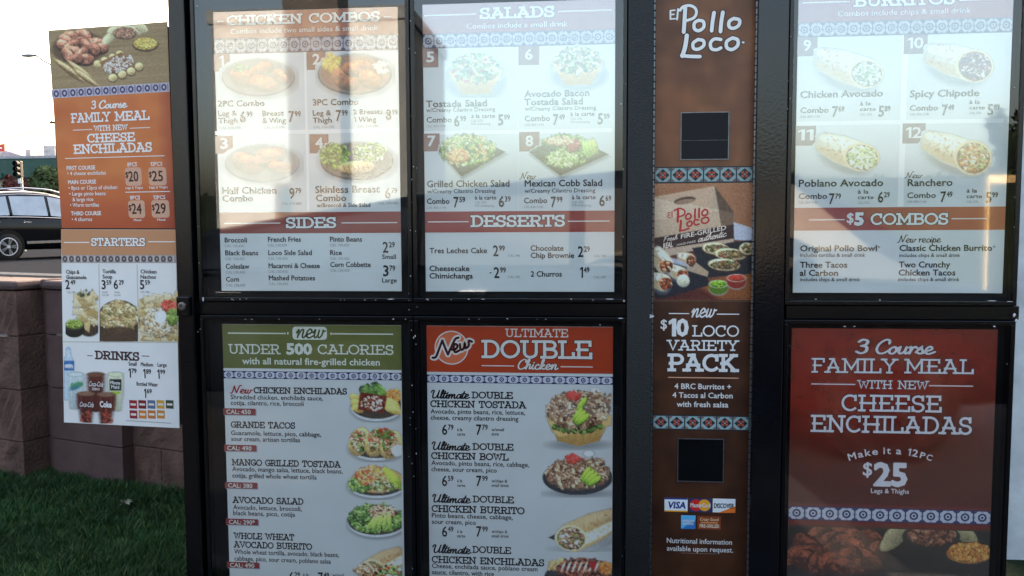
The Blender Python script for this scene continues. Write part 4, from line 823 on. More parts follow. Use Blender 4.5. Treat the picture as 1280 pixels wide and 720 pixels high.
def family_photo(s, m, w, x0, y0, x1, y1, sd, name, ground=(58,46,36), full=True, tone=1.0):
    """the family meal still life; m maps the still life's own units (0..150 x 0..90) to photograph positions"""
    p = Pic(x0, y0, x1, y1, sd); quadgrid(p, pix((s.box[0], YP, s.loc(x0, y0)[1])), pix((s.box[1], YP, s.loc(x0, y0)[1])), pix((s.box[1], YP, s.loc(x0, y1)[1])), pix((s.box[0], YP, s.loc(x0, y1)[1]))); k = m(1, 0)[0]-m(0, 0)[0]; ky = abs(m(0, 1)[1]-m(0, 0)[1])
    p.c[:] = ground; p.a[:] = 1
    for i in range(60): p.ell(p.r.uniform(x0, x1), p.r.uniform(y0, y1), p.r.uniform(20, 60)*k, .8, tuple(c*p.r.uniform(.7,1.35) for c in ground), -.03, 1.2, .5)
    def E(x, y, a, b, c, r=0, so=1.0, al=1, sh=0): X_, Y_ = m(x, y); p.ell(X_, Y_, a*k, b*ky, c, r, so, al, sh)
    E(38, 28, 37, 20, (26,20,18), 0, 4); E(38, 26, 36, 19, (60,50,44))
    X_, Y_ = m(38, 26); bird_pile(p, X_, Y_, 30*k, 17*ky, 19, 10.5*k, (128,66,44), sd)
    for (x, y, r) in ((80,14,-.7),(92,6,-.2),(106,3,.1),(118,5,.4),(128,9,.6),(84,8,-.5)): E(x, y, 14, 7, (176,160,118), r, 1.4, 1, .3)
    E(106, 13, 21, 11, (44,40,36)); E(106, 12, 18, 9, (120,72,50)); 
    X_, Y_ = m(106, 12); p.bits(X_, Y_, 17*k, 8*ky, 140, 1.6*k, [(140,86,62),(104,60,44),(176,124,92),(80,44,34)], 1.5)
    E(134, 29, 19, 11, (40,36,34)); E(134, 28, 17, 9, (190,110,40)); X_, Y_ = m(134, 27); p.bits(X_, Y_, 15*k, 8*ky, 150, 1.3*k, [(214,140,60),(190,110,40),(226,160,84)], 1.8)
    if full:
        for (x, y, r) in ((26,60,.55),(34,66,.6),(20,68,.6),(40,74,.62)): E(x, y, 24, 4.6, (70,50,34), r, 1.4); E(x, y-1, 24, 4, (196,158,106), r, 1.2, 1, .5); E(x, y-2, 22, 1.2, (228,200,150), r, 1.4, .6)
        for (x, y) in ((66,48),(76,44),(86,40),(96,37)): E(x, y, 7, 5, (214,186,126), .4, 1.2, 1, .3); E(x+13, y+26, 8, 7, (214,186,126), .4, 1.2, 1, .3)
        pts = [m(62,52), m(100,38), m(116,58), m(80,76)]; p.pol(pts, (110,56,38), 1.5); X_, Y_ = m(89, 56); p.bits(X_, Y_, 24*k, 12*ky, 150, 1.5*k, [(222,210,190),(200,176,150),(120,64,44)], 1.7, -.3)
        for (x, y) in ((92,77),(104,72),(115,66),(78,80)): E(x, y, 7.5, 8, (70,44,30), 0, 1.2); E(x, y-.8, 7, 7, (222,196,140), 0, 1.2, 1, .35)
    else:
        E(92, 62, 24, 9, (30,26,22)); X_, Y_ = m(88, 60); p.bits(X_, Y_, 18*k, 6*ky, 40, 2.6*k, [(170,160,90),(210,196,150),(90,100,50)], 1.6); E(84, 58, 5, 3, (176,180,90), 0, 1.5)
    p.speck(6); p.tone = tone; p.emit(s, w, name=name, h=.0008, tone=tone); return p
family_photo(s, lambda x, y: (981.5+x*1.72, 652+y*1.42), 170, 988.6, 657.6, 1238, 745, 62, 'food_picture', (40,32,26), False, .74)

# ================================================================ centre column
GB = C(96,62,42,215)
s = sheet('centre_poster', 818, -12, 943.4, 795, (atY(817.2, 375, 2.598).x, atY(938.6, 375, 2.598).x), GB, 'tall brown centre poster with speaker grille and order screen', GB, PRINT_OPEN, 2.598)
x0_, x1_, z0_, z1_ = s.box
p = Pic(812, -10, 950, 790, 71, 3.0); quadgrid(p, *[pix(q) for q in ((x0_, 2.598, z1_), (x1_, 2.598, z1_), (x1_, 2.598, z0_), (x0_, 2.598, z0_))]); p.a[:] = 1; p.c[:] = (122,80,52)
for _ in range(500): p.ell(p.r.uniform(812,950), p.r.uniform(-10,740), p.r.uniform(4,24), p.r.uniform(4,24), (72,40,26), 0, 9, .20)
for _ in range(260): p.ell(p.r.uniform(812,950), p.r.uniform(-10,740), p.r.uniform(4,20), p.r.uniform(4,20), (160,104,62), 0, 9, .16)
p.ell(830, 150, 40, 60, (150,92,58), 0, 30, .5); p.ell(930, 120, 30, 60, (130,84,62), 0, 30, .4)
p.c = np.where((p.Y > 372)[..., None], p.c*np.array([.62,.56,.54]), p.c)  # darker lower print, deepened further to carry the light falloff down the board
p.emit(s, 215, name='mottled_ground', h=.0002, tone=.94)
LW = (0.86, 0.85, 0.83); LE = C(36,20,14,215)
L_ = dict(name='logo_lettering', h=.0011, edge=LE, ew=1.55)
for q, w_ in (([(838,13.5),(838,24)],2.2),([(838,13.5),(843.5,12.8)],2),([(838,18.5),(842.5,18)],2),([(838,24),(844,23.5)],2),([(847.5,11.5),(846.3,24.5)],2.4),
    ([(856.5,10),(855.6,26),(854.6,40)],5),([(850,13),(854,8.5),(862,7),(868.5,10),(870.5,16),(867,22.5),(857.5,26)],3.6),
    ([(873,25.5),(868,29),(868,36),(873.5,38.5),(879.5,34),(879,27),(873,25.5)],4.2),
    ([(892.5,16),(890.5,28),(889.5,38.5)],4.8),([(903.5,15.5),(901.5,28),(900.5,39.5)],4.8),
    ([(917,23.2),(911.5,27),(911.5,33.5),(917,35.5),(923.5,31.5),(924,25),(917,23.2)],4.4),
    ([(858.5,44.5),(856.5,58),(853,70)],5.4),([(852,69.5),(862,70.5),(875,70.8)],4.4),
    ([(872.5,49.5),(866.5,54),(867,60.5),(873,61.5),(879.5,57),(879,51),(872.5,49.5)],4.2),
    ([(901,49.5),(893,48.8),(888,54),(889.5,61),(896,62.2),(901,60)],4.2),
    ([(915.5,47.5),(908.5,52),(908.5,59.5),(915,62),(922,57),(922,50),(915.5,47.5)],4.4),([(928.4,53),(929.4,53.2)],2.6)):
    brush(s, [q], LW, w_, 'logo_lettering', .0011, LE, 1.5)
tiles(s, 818, 208.8, 942.2, 228, 6.45, 190, 'red', off=.05)
s.rect(818, 375.5, 937.8, 377, C(100,74,60,215), 'divider')
WC = (0.82, 0.80, 0.78)
W5 = (0.80, 0.78, 0.76); E5 = C(30,16,12,200)
s.rule(836, 861.5, 391.8, W5); s.rule(896, 924, 392.6, W5); s.text('new', 864, 396, 892.5, 20, W5, mode='script', th=.10, shear=.22)
s.text('$', 825.6, 411, 833.8, 11.5, W5, .01); s.text('10', 835.4, 419.3, 861, 20, W5, .035); s.text('LOCO', 865, 420.8, 924, 14.6, W5, mode='slab', th=.12)
s.text('VARIETY', 834, 438, 923, 13.4, W5, mode='slab', th=.14, outline=E5, oth=.05); s.text('PACK', 834.8, 463.8, 922, 21.8, W5, mode='slab', th=.18, outline=E5, oth=.06); s.rule(835, 923, 471.6, C(200,150,120,200), 1.2)
s.text('4 BRC Burritos +', 843, 485.8, 913.8, 6.6, W5, .014); s.text('4 Tacos al Carbon', 840.4, 496.8, 915.8, 6.6, W5, .014); s.text('with fresh salsa', 845.8, 508.2, 910.4, 6.6, W5, .014)
tiles(s, 815.4, 518, 936, 538.8, 6.4, 175, 'red', off=.1)
s.text('Nutritional information', 833.4, 678.3, 915, 6.2, W5, .006); s.text('available upon request.', 833.5, 688, 916.4, 6.2, W5, .006); s.rule(851, 896, 691, C(120,100,90,200), .7)
# payment cards
def card(a, b, c, d, col, nm='card_logo'): s.rect(a, b, c, d, col, nm, .0006)
card(830.6, 622, 859.4, 640, C(214,218,222,200)); s.rect(830.6, 622, 859.4, 624.6, C(30,50,130,200), 'card_logo', .0008); s.rect(830.6, 637.6, 859.4, 640, C(220,150,40,200), 'card_logo', .0008); s.text('VISA', 834, 634.8, 857, 7.8, C(24,40,120,200), .03, name='card_logo', shear=.15)
card(861.5, 622.5, 889.5, 640.6, C(46,50,90,200))
for cx_, cl in ((869.8, C(190,36,36,200)), (880.6, C(226,150,40,200))):
    u_, v_ = s.loc(cx_, 631.5); rr = s.loc(cx_+7.6, 631.5)[0]-u_; s.poly('card_logo', .0008, [(u_+rr*math.cos(t*math.pi/10), v_+rr*math.sin(t*math.pi/10)) for t in range(20)], cl)
s.text('MasterCard', 863, 633.6, 888, 5, W5, .02, name='card_logo', h=.0012)
card(891, 623, 919, 641, C(214,216,218,200)); s.quad([(919,633),(919,641),(897,641)], C(220,110,40,200), 'card_logo', .0008); s.text('DISCOVER', 892.4, 634.6, 917.6, 5.6, C(28,28,34,200), .02, name='card_logo', h=.0012)
card(851.4, 643.8, 869.2, 661, C(90,170,214,200)); s.quad([(851.4,661),(869.2,661),(869.2,650)], C(46,110,176,200), 'card_logo', .0008); s.text('AMERICAN', 852.6, 652, 868, 2.6, W5, .02, name='card_logo', h=.0012); s.text('EXPRESS', 853.6, 655.6, 867, 2.6, W5, .02, name='card_logo', h=.0012)
card(871.8, 644.8, 900.8, 662.2, C(128,58,34,200)); s.text('Crazy Good', 875, 650.6, 898, 3.6, C(220,190,150,200), .01, name='card_logo', h=.0012); s.text('FIRE-GRILLED', 874.5, 659, 899, 4, C(226,200,170,200), .02, name='card_logo', h=.0012); s.rect(876, 652, 897, 654.6, C(190,120,70,200), 'card_logo', .0008)
s.flush({'card_logo': 'row of payment card logos'})
# the boxed meal photograph
p = Pic(818, 229, 939.5, 374.5, 72); zt_, zb_ = s.loc(880, 229)[1], s.loc(880, 375)[1]; quadgrid(p, *[pix(q) for q in ((x0_, 2.598, zt_), (x1_, 2.598, zt_), (x1_, 2.598, zb_), (x0_, 2.598, zb_))]); p.a[:] = 1; p.c[:] = (168,118,84)
for _ in range(80): p.ell(p.r.uniform(818,940), p.r.uniform(229,290), p.r.uniform(6,26), p.r.uniform(4,14), (146,96,66), 0, 8, .15)
p.pol([(818,300),(940,292),(940,375),(818,375)], (94,54,44), 2); p.pol([(880,352),(940,330),(940,375),(850,375)], (142,84,44), 8, .9); p.pol([(818,360),(870,356),(900,375),(818,375)], (70,28,30), 6, .8)
p.pol([(915,277),(940,285),(940,301),(918,300)], (188,188,198), 1.2)
p.pol([(893,232),(917.5,265),(916,298),(884,300)], (120,94,74), 1); p.pol([(893,233),(908,252),(917,266),(896,262)], (96,74,58), 1.2)
p.pol([(818,246),(893,232.5),(898,262),(917.5,265.5),(917,284),(818,302)], (204,178,150), 1, 1, (186,158,130))
p.pol([(818,246),(893,232.5),(899,264),(818,275)], (208,184,156), 1, .7)
p.ell(856, 250.5, 13.5, 4.2, (78,54,42), -.17); p.ell(856, 252, 12.5, 3, (150,120,96), -.17)
p.pol([(818,297.4),(917,280.4),(917.5,298),(818,313)], (62,42,38)); p.pol([(818,313),(917.5,298),(917,302),(818,324)], (186,160,136))
# tray, burritos, tacos and salsa
p.pol([(818,330),(872,322),(888,356),(830,373),(818,372)], (34,34,42), 1.2); p.pol([(865,310),(940,300),(940,342),(884,347)], (36,36,42), 1.2); p.pol([(862,322),(886,340),(884,346),(858,338)], (176,150,120), 1.5)
PB = [(160,76,44), (196,110,70), (110,50,34), (226,190,150), (90,60,40)]
burrito(p, 850, 322, 13, 8, .25, (6,7), PB, (214,196,160)); burrito(p, 838, 336, 16, 8, .45, (7.5,7), PB, (222,212,180)); p.ell(842, 326, 18, 3, (176,180,196), .3, 1.4, .9)
burrito(p, 820, 314, 22, 11, 1.0, (9,7.5), PB, (226,214,180)); burrito(p, 816, 348, 16, 10, .35, (8.5,7.5), PB, (226,214,180)); p.ell(854, 351, 8, 8, (214,212,180), .4, 1.4, 1, .3)
for (x, y, a) in ((895,311,17),(913,318,20),(905,331,20),(934,311,10)):
    p.ell(x, y+2, a, 8, (60,40,30), .08, 1.4, .8); p.ell(x, y, a, 7.5, (222,196,150), .08, 1.1, 1, .35); p.bits(x+1, y-.5, a*.8, 4, int(a*4), 1.7, [(60,56,36),(120,96,66),(196,170,130),(90,110,60),(150,96,60)], 1.8)
for (x, y, c_) in ((898,358,(122,160,48)),(920.5,350.5,(190,64,48))):
    p.ell(x, y+2.5, 12.5, 9, (150,140,130), 0, 1.4); p.ell(x, y+1.5, 11.8, 8.6, tuple(v*.7 for v in c_), 0, 1.2); p.ell(x, y-3, 12.2, 5, (206,200,180), 0, 1); p.ell(x, y-3, 11, 4.2, c_, 0, 1, 1, .3); p.bits(x, y-3, 9, 3, 24, 1.2, [c_, tuple(min(255, v*1.25) for v in c_)])
p.emit(s, 205, label='printed photo of a boxed meal with burritos, tacos and two salsas', tone=1.0)
RD5 = C(176,52,50,205)
for q, w_ in (([(835,266),(835,272)],1),([(835,266),(838,265.4)],1),([(835,269),(837.6,268.5)],1),([(835,272),(838,271.6)],1),([(840,264.6),(840,271.4)],1.2),
    ([(847.5,262),(847.5,270),(847,277)],3),([(842.5,263.5),(849,260.5),(855.5,263),(855,268.5),(848,271)],2),([(860,267),(857,270.5),(859,274),(863.5,272),(863,268),(860,267)],2.2),
    ([(869,261.5),(868.6,267),(868.6,272.5)],2.4),([(874,260.5),(873.6,266.5),(873.8,271.8)],2.4),([(881,261.8),(877.4,265.5),(879,269.5),(884,267.6),(884,263.2),(881,261.8)],2.2),
    ([(851,276),(850.6,283),(850,288.6)],3),([(849.6,288.4),(855,287.6),(861,285.6)],2.2),([(862,276.4),(858.6,279.4),(860.4,283),(864.6,281),(864.4,277.4),(862,276.4)],2.2),
    ([(873,275),(868.6,274.8),(867.4,278.6),(869.6,281.2),(873.6,280)],2.2),([(881.6,271.6),(877.2,274),(877.6,278),(882,279),(885.8,275.6),(884.8,272.4),(881.6,271.6)],2.2)):
    brush(s, [q], RD5, w_, 'box_lettering', .0011)
K6 = C(216,200,184,205)
def rise_text(t, x0, y0, x1, y1, cap, mode='sans', **k):
    a = s.loc(x0, y0); b = s.loc(x1, y1); s.text(t, x0, y0, x1, cap, K6, mode=mode, name='box_lettering', rise=(b[1]-a[1])/(b[0]-a[0]), **k)
rise_text('Fresh', 828.5, 302.5, 846.5, 299, 6.5, 'script', th=.11, shear=.25); rise_text('FIRE-GRILLED', 851, 298.5, 907.5, 287, 5.5, bold=.012); rise_text('REAL', 829, 311, 841, 308.4, 6.5, bold=.03); rise_text('HAND-MADE', 846, 307.5, 869.5, 302.8, 2.6); rise_text('authentic', 872, 302.6, 907, 295.4, 8.5, 'script', th=.11, shear=.25)
s.flush()
# speaker grille and order screen, set into the poster
def inset(px0, py0, px1, py1, name, label):
    a = atY(px0, py0, 2.597); b = atY(px1, py1, 2.597); o = MB()
    x0, x1, z0, z1 = a.x, b.x, b.z, a.z; t = .0025
    o.box((x0-t, 2.5945, z0-t), (x1+t, 2.5975, z0)).box((x0-t, 2.5945, z1), (x1+t, 2.5975, z1+t)).box((x0-t, 2.5945, z0), (x0, 2.5975, z1)).box((x1, 2.5945, z0), (x1+t, 2.5975, z1))
    f = o.build(name, HINGE, board); f['label'] = label; return f, x0, x1, z0, z1
f, x0, x1, z0, z1 = inset(852, 141.6, 909.7, 198.4, 'speaker_grille', 'square perforated speaker grille')
PERF = bpy.data.materials.new('perforated_metal'); PERF.use_nodes = True; nt = PERF.node_tree; pb = nt.nodes['Principled BSDF']; pb.inputs['Roughness'].default_value = .55; pb.inputs['Specular IOR Level'].default_value = .12
tc = nt.nodes.new('ShaderNodeTexCoord'); vo = nt.nodes.new('ShaderNodeTexVoronoi'); vo.inputs['Scale'].default_value = 150; vo.inputs['Randomness'].default_value = 0.0
rp = nt.nodes.new('ShaderNodeValToRGB'); rp.color_ramp.elements[0].position = .30; rp.color_ramp.elements[1].position = .42; rp.color_ramp.elements[0].color = (.001,.001,.002,1); rp.color_ramp.elements[1].color = (.020,.020,.022,1)
nt.links.new(tc.outputs['Object'], vo.inputs['Vector']); nt.links.new(vo.outputs['Distance'], rp.inputs[0]); nt.links.new(rp.outputs[0], pb.inputs['Base Color'])
MB().box((x0+.0005, 2.5955, z0+.0005), (x1-.0005, 2.5965, z1-.0005)).build('grille_mesh', PERF, f)
m = MB(); zz = z0+(z1-z0)*.40
for k in range(24): m.box((x0+.004+k*.0055, 2.5945, zz), (x0+.0065+k*.0055, 2.5954, zz+.0014))
tag(m.build('grille_rivet', HINGE, f), kind='stuff')
f, x0, x1, z0, z1 = inset(848, 548.6, 903.3, 602, 'order_screen', 'square dark order screen, switched off')
SCR = mat('dark_screen', (0.003, 0.004, 0.005), 0.2, 0.25, noise=6)
MB().box((x0+.0005, 2.5955, z0+.0005), (x1-.0005, 2.5965, z1-.0005)).build('screen_face', SCR, f)

# ================================================================ side wing with two posters
ALU = mat('wing_frame_dark', (0.02, 0.018, 0.018), 0.5, 0.4, noise=40)
PR = atY(219.5, 287, 2.632); DR = (PR-CAM).dot(fw); PLf = atD(76.5, 287, DR*1.039)
wu = Vector((PR.x-PLf.x, PR.y-PLf.y, 0)).normalized(); wn_ = Vector((wu.y, -wu.x, 0))
def wing_plane(px, py, back=0.0):
    d = ray(px, py); o = PR-wn_*back; t = (o-CAM).dot(wn_)/d.dot(wn_); return CAM+d*t
def wing_sheet(q, lean, white, label, th=.003):
    v = Vector((0, 0, 1))-wu*lean; v.normalize()
    P4 = [wing_plane(*p) for p in q]; m = MB(); m.loft([P4, [p-wn_*th for p in P4]]); o = m.build('menu_poster', PRINT_OPEN, board)
    at = o.data.color_attributes.new('ink', 'FLOAT_COLOR', 'POINT'); at.data.foreach_set('color', [c for _ in range(8) for c in (*white, 1)]); o['label'] = label
    s = Surf(P4[2], wu, v, wn_, white, o, PRINT_OPEN); return s
bk = MB(); Q = [wing_plane(*p, .004) for p in ((79, 290), (221, 290), (225, 531), (82.5, 524))]; bk.loft([Q, [p-wn_*.02 for p in Q]]); bk.build('wing_backing', ALU, board)
bk = MB(); Q = [wing_plane(*p, .004) for p in ((68, 44), (211, 33), (219, 288), (80, 288))]; bk.loft([Q, [p-wn_*.012 for p in Q]]); bk.build('wing_backing', ALU, board)
OR = C(200,116,62,215)
s = wing_sheet(((60,38),(209,27),(218.5,285.5),(77.3,285)), .022, OR, 'faded orange family meal poster on the side wing')
def mapw(x, y):      # still life units to photograph positions on the leaning sheet
    t, q = x/150.0, y/90.0
    return (62.5+t*150+q*6, 39-t*11.5+q*73+ t*q*2)
def fam2():
    p = Pic(58, 24, 216, 121, 81); quadgrid(p, (60.1,38.1), (209,27.1), (211.8,104), (65.2,112.4)); p.a[:] = 1; p.c[:] = (158,134,96)
    for i in range(90): p.ell(p.r.uniform(58,216), p.r.uniform(24,121), p.r.uniform(14,50), .8, p.r.choice([(136,112,76),(176,150,112),(148,124,90)]), -.07, 1.4, .5)
    p.ell(99, 60, 34, 20, (104,80,56), -.05, 3); bird_pile(p, 99, 59, 28, 15.5, 17, 9.6, (206,136,108), 5)
    for (x, y, r) in ((136,48,-.7),(144,38,-.2),(158,36,.1),(168,38,.3),(176,34,.6)): p.ell(x, y, 10, 5.5, (222,212,166), r, 1.2, 1, .3)
    p.ell(156, 42, 15, 8, (120,92,70)); p.bits(156, 41, 13, 6.5, 90, 1.5, [(166,124,98),(140,98,76),(186,150,124)], 1.5)
    p.ell(182, 56, 16.5, 9, (96,74,52)); p.ell(182, 54.5, 15, 7.5, (226,196,104)); p.bits(182, 54, 13, 6, 90, 1.3, [(236,212,120),(214,180,90)], 1.6)
    for (x, y) in ((90,92),(100,88),(84,86),(108,98)): p.ell(x, y, 18, 3.4, (116,86,54), .62, 1.3); p.ell(x, y-1, 18, 2.8, (216,184,130), .62, 1.1, 1, .5); p.ell(x, y-1.8, 16, .9, (238,214,168), .62, 1.2, .6)
    for (x, y) in ((122,80),(131,76),(141,72),(150,68)): p.ell(x, y, 5, 4.5, (228,206,146), .4, 1.1, 1, .3)
    p.pol([(124,78),(152,65),(172,84),(142,96)], (150,110,74), 1.5); p.bits(148, 80, 20, 9, 150, 1.4, [(236,228,212),(216,200,180),(150,104,84)], 1.7, -.35)
    for (x, y) in ((141,98),(153,94),(164,90),(174,84)): p.ell(x, y, 6, 5.5, (96,70,44), 0, 1.2); p.ell(x, y-.8, 5.4, 5, (232,208,150), 0, 1.1, 1, .35)
    p.emit(s, 222, h=.0004, label='printed photo of chicken, beans, rice and churros')
fam2()
WT = (0.86, 0.83, 0.80)
s.quad([(65.2,111.8),(211.6,103),(212.2,114.5),(66,123)], C(205,196,205,235), 'tile_border', .0005)
for k in range(14):
    cx_, cy_ = 70.5+k*10.35, 117.2-k*.63; a = s.loc(cx_, cy_); r0 = abs(s.loc(cx_+3.1, cy_)[0]-a[0]); V = []; F = []
    ribbon(arc(a[0], a[1], r0*.8, r0*.9, 0, 360, 10), r0*.6, V, F, False); s.poly('tile_border', .0007, V, C(70,66,110,235), faces=F)
    for dx in (-4.7, 4.7):
        b = s.loc(cx_+dx, cy_); s.poly('tile_border', .0009, [(b[0]-r0*.3, b[1]-r0*1.3), (b[0]+r0*.3, b[1]-r0*1.3), (b[0]+r0*.3, b[1]+r0*1.3), (b[0]-r0*.3, b[1]+r0*1.3)], C(160,150,176,235))
# darker red foot of the sheet and dusk-red right edge, as printed
pg = Pic(62, 118, 220, 288, 82, 2.0); quadgrid(pg, (66,122), (212.2,114), (218.5,285.4), (77.3,284.9)); pg.a[:] = 1; pg.c[:] = (200,118,64)
for _ in range(160): pg.ell(pg.r.uniform(62,220), pg.r.uniform(118,286), pg.r.uniform(5,20), pg.r.uniform(4,12), pg.r.choice([(184,92,44),(206,118,62),(190,98,54)]), 0, 9, .25)
tt = np.clip((pg.Y-215)/75, 0, 1)[..., None]; pg.c = pg.c*(1-tt*.75)+np.array((158,62,34))*tt*.75
tt = np.clip((pg.X-196)/20, 0, 1)[..., None]; pg.c = pg.c*(1-tt*.6)+np.array((138,50,40))*tt*.6
pg.emit(s, 215, name='mottled_ground', h=.0002)
s.text('3', 114.2, 136, 120.6, 9.5, WT, mode='script', th=.15, shear=.1); s.text('Course', 123.5, 135.6, 158.5, 9.5, WT, mode='script', th=.15, shear=.15)
for t, x0, x1, y, c_ in (('FAMILY',89.5,138.5,153.8,12),('MEAL',144,187.5,151.5,12),('WITH NEW',117.8,160,164,7),('CHEESE',109.6,169.5,178.6,11.2),('ENCHILADAS',92.6,191,192.6,11.8)): s.text(t, x0, y, x1, c_, WT, mode='slab', th=.16)
for x0, x1, y in ((91.5,115.5,162.8),(162.5,188,160.4),(81.7,206,198.2),(157,213,240.3)): s.rule(x0, x1, y, WT, .9)
for t, x0, x1, y, c_, b in (('FIRST COURSE',83.6,119.6,212.6,4.8,.02),('• 4 cheese enchiladas',84.6,132.8,219.2,4.6,.008),('MAIN COURSE',85.6,120.5,230.2,4.8,.02),('• 8pcs or 12pcs of chicken',86,147,237.3,4.6,.008),('• Large pinto beans',87,132.5,244.6,4.6,.008),
    ('& large rice',91,117,251.6,4.6,.008),('• Warm tortillas',88,124.2,258.6,4.6,.008),('THIRD COURSE',89.2,126.8,269.2,4.8,.02),('• 4 churros',90.2,115.6,276.4,4.6,.008),
    ('8PCS',159.4,171.6,208,4.6,.01),('12PCS',188.4,203.4,207.4,4.6,.01),('8PCS',163,175.4,249.4,4.6,.01),('12PCS',192,207,249,4.6,.01),('Legs & Thighs',157.4,179,236.2,2.8,.008),('Legs & Thighs',187,210,235.6,2.8,.008),('Mixed',167.5,177,276.4,2.8,.008),('Mixed',197,207,276,2.8,.008)): s.text(t, x0, y, x1, c_, WT, b)
DKB = C(60,30,26,235); BX = C(222,170,142,235)
for x0, y0, x1, y1, t in ((156,209.6,178,232,'20'),(185.3,209.2,208.8,231.6,'25'),(160,250.6,182,272.4,'24'),(189,250.2,212.4,272,'29')):
    s.rrect(x0, y0, x1, y1, 3.5, BX, 'price_badge'); s.text('$', x0+1.2, y0+12.5, x0+4.8, 7, DKB, .008, h=.0012); s.text(t, x0+5.2, y1-5.2, x1-4.5, 12.5, DKB, .008, h=.0012)
s.flush()
PW2 = (0.80, 0.785, 0.765)
s = wing_sheet(((76.3,286.6),(219.6,287),(224.2,535.2),(80,528)), .0, PW2, 'starters and drinks poster on the side wing')
s.quad([(76.4,286.8),(219.5,287.2),(220.2,318.6),(77.2,318.8)], C(206,146,104,235), 'header_band')
s.quad([(77.2,318.8),(220.2,318.6),(220.4,328.8),(77.4,328.6)], C(176,164,160,235), 'tile_border', .0005)
for k in range(17):
    cx_, cy_ = 81.4+k*8.2, 323.7; a = s.loc(cx_, cy_); r0 = abs(s.loc(cx_+2.6, cy_)[0]-a[0]); V = []; F = []
    ribbon(arc(a[0], a[1], r0*.8, r0*.95, 0, 360, 8), r0*.6, V, F, False); s.poly('tile_border', .0007, V, C(84,66,70,235), faces=F)
    b = s.loc(cx_+4.1, cy_); s.poly('tile_border', .0009, [(b[0]-r0*.25, b[1]-r0*1.4), (b[0]+r0*.25, b[1]-r0*1.4), (b[0]+r0*.25, b[1]+r0*1.4), (b[0]-r0*.25, b[1]+r0*1.4)], C(214,206,206,235))
s.text('STARTERS', 114.2, 307.4, 182, 10, WT, mode='slab', th=.18, outline=C(120,64,40,235)); s.rule(80, 111.8, 303, WT); s.rule(185.6, 219, 302.2, WT)
K7 = C(40,36,42,225); G7 = C(150,150,150,225)
for t, x0, x1, y in (('Chips &',83,99.5,342),('Guacamole',83.2,108.2,348.6),('Tortilla',128.6,145,341.4),('Soup',128.6,140.6,348),('Chicken',176,196,341.6),('Nachos',176,195,348.2),('Small',161,171,456.8),('Medium',176.2,191.5,457.4),('Large',197.2,208.6,458),('Bottled Water',171,197.6,481.8)): s.text(t, x0, y, x1, 4.6, K7, .012)
for b, c_, x0, x1, y in (('2','49',82.2,87.6,361),('3','59',127.4,132.6,361.2),('6','29',142.4,148,361),('5','59',175.2,180.8,361.2),('1','79',161.2,164,471.6),('1','89',179.6,182.2,472.4),('1','99',197.2,199.8,473),('1','69',180.6,183,497)): s.price(b, c_, x0, y, x1, 11, K7)
for t, x0, x1, y in (('CAL 430',84,94,366.5),('small',128,134.5,366),('large',143.5,150,366),('CAL 210',128,136,370),('CAL 430',143,151,370),('CAL 1180',176,187,366)): s.text(t, x0, y, x1, 2.4, G7)
LN = C(196,194,180,225)
for x_ in (123.6, 171.4): s.quad([(x_-.5,330),(x_+.5,330),(x_+2.6,427),(x_+1.4,427)], LN, 'divider')
s.quad([(79,426.6),(222,427.6),(222,428.8),(79,427.8)], LN, 'divider')
s.text('DRINKS', 119.2, 448.8, 174.6, 10.6, C(70,40,44,225), mode='slab', th=.18); s.rule(109.4, 116.2, 444.4, C(110,70,70,225), 1); s.rule(177.8, 187, 444.8, C(110,70,70,225), 1)
for k, cl in enumerate(((160,30,44),(130,28,38),(90,110,140),(210,160,60),(60,70,50))):
    x0 = 161.6+k*11.4; s.rect(x0, 500, x0+10, 511, C(*cl,225), 'brand_swatch'); s.rect(x0+1.5, 504, x0+8.5, 507, C(230,220,210,225), 'brand_swatch', .0006)
for k, cl in enumerate(((150,40,60),(214,130,50),(200,120,60),(206,140,70))):
    x0 = 162+k*11.4; s.rect(x0, 512.6, x0+10, 523.4, C(*cl,225), 'brand_swatch'); s.rect(x0+1.5, 516.4, x0+8.5, 519.6, C(236,224,206,225), 'brand_swatch', .0006)
s.rule(158, 214, 525.6, G7, .8)
s.flush()
CHP = [(226,200,140), (238,218,168), (206,176,112), (244,230,190)]
def chips(p, cx, cy, rx, ry, n, z):
    r = p.r
    for _ in range(n):
        x, y = cx+r.uniform(-rx, rx), cy+r.uniform(-ry, ry); a = r.random()*6.28; c_ = r.choice(CHP)
        t3 = [(x+z*math.cos(a+k*2.09)*r.uniform(.7,1.2), y+z*math.sin(a+k*2.09)*r.uniform(.7,1.2)) for k in range(3)]
        p.pol([(u+.7, v+1) for u, v in t3], (150,116,70), 1.2, .7); p.pol(t3, c_, 1, 1, tuple(v*.86 for v in c_))
p = Pic(82, 352, 123, 426, 83); p.ell(112, 404, 16, 17, (70,54,42), .3, 1.5); chips(p, 108, 388, 13, 20, 60, 8); p.bits(104, 366, 8, 4, 8, 1.4, [(70,80,50)]); p.ell(93, 412, 13, 10, (30,26,24)); p.ell(93, 407, 12.5, 7, (52,44,38)); p.ell(93, 405.5, 11, 5.8, (140,160,66), 0, 1, 1, .3); p.bits(93, 404.5, 10, 5, 50, 1.5, [(160,180,80),(120,140,54),(180,196,110)])
p.a[p.X > 123] = 0; p.emit(s, 225, label='printed photo of chips with guacamole')
p = Pic(124.6, 372, 172.6, 427, 84); p.pol([(124,392),(173,392),(173,427),(124,427)], (74,56,42)); p.ell(148.5, 396, 26, 21, (54,40,32)); p.ell(148.5, 396, 24.5, 19.5, (150,120,84)); p.bits(148.5, 396, 23, 18, 220, 2.6, [(214,190,140),(232,214,170),(170,140,96),(140,130,80),(190,160,110)], 2.2); p.ell(148.5, 420, 25, 12, (84,62,46), 0, 3, .9); p.emit(s, 225, label='printed photo of tortilla soup')
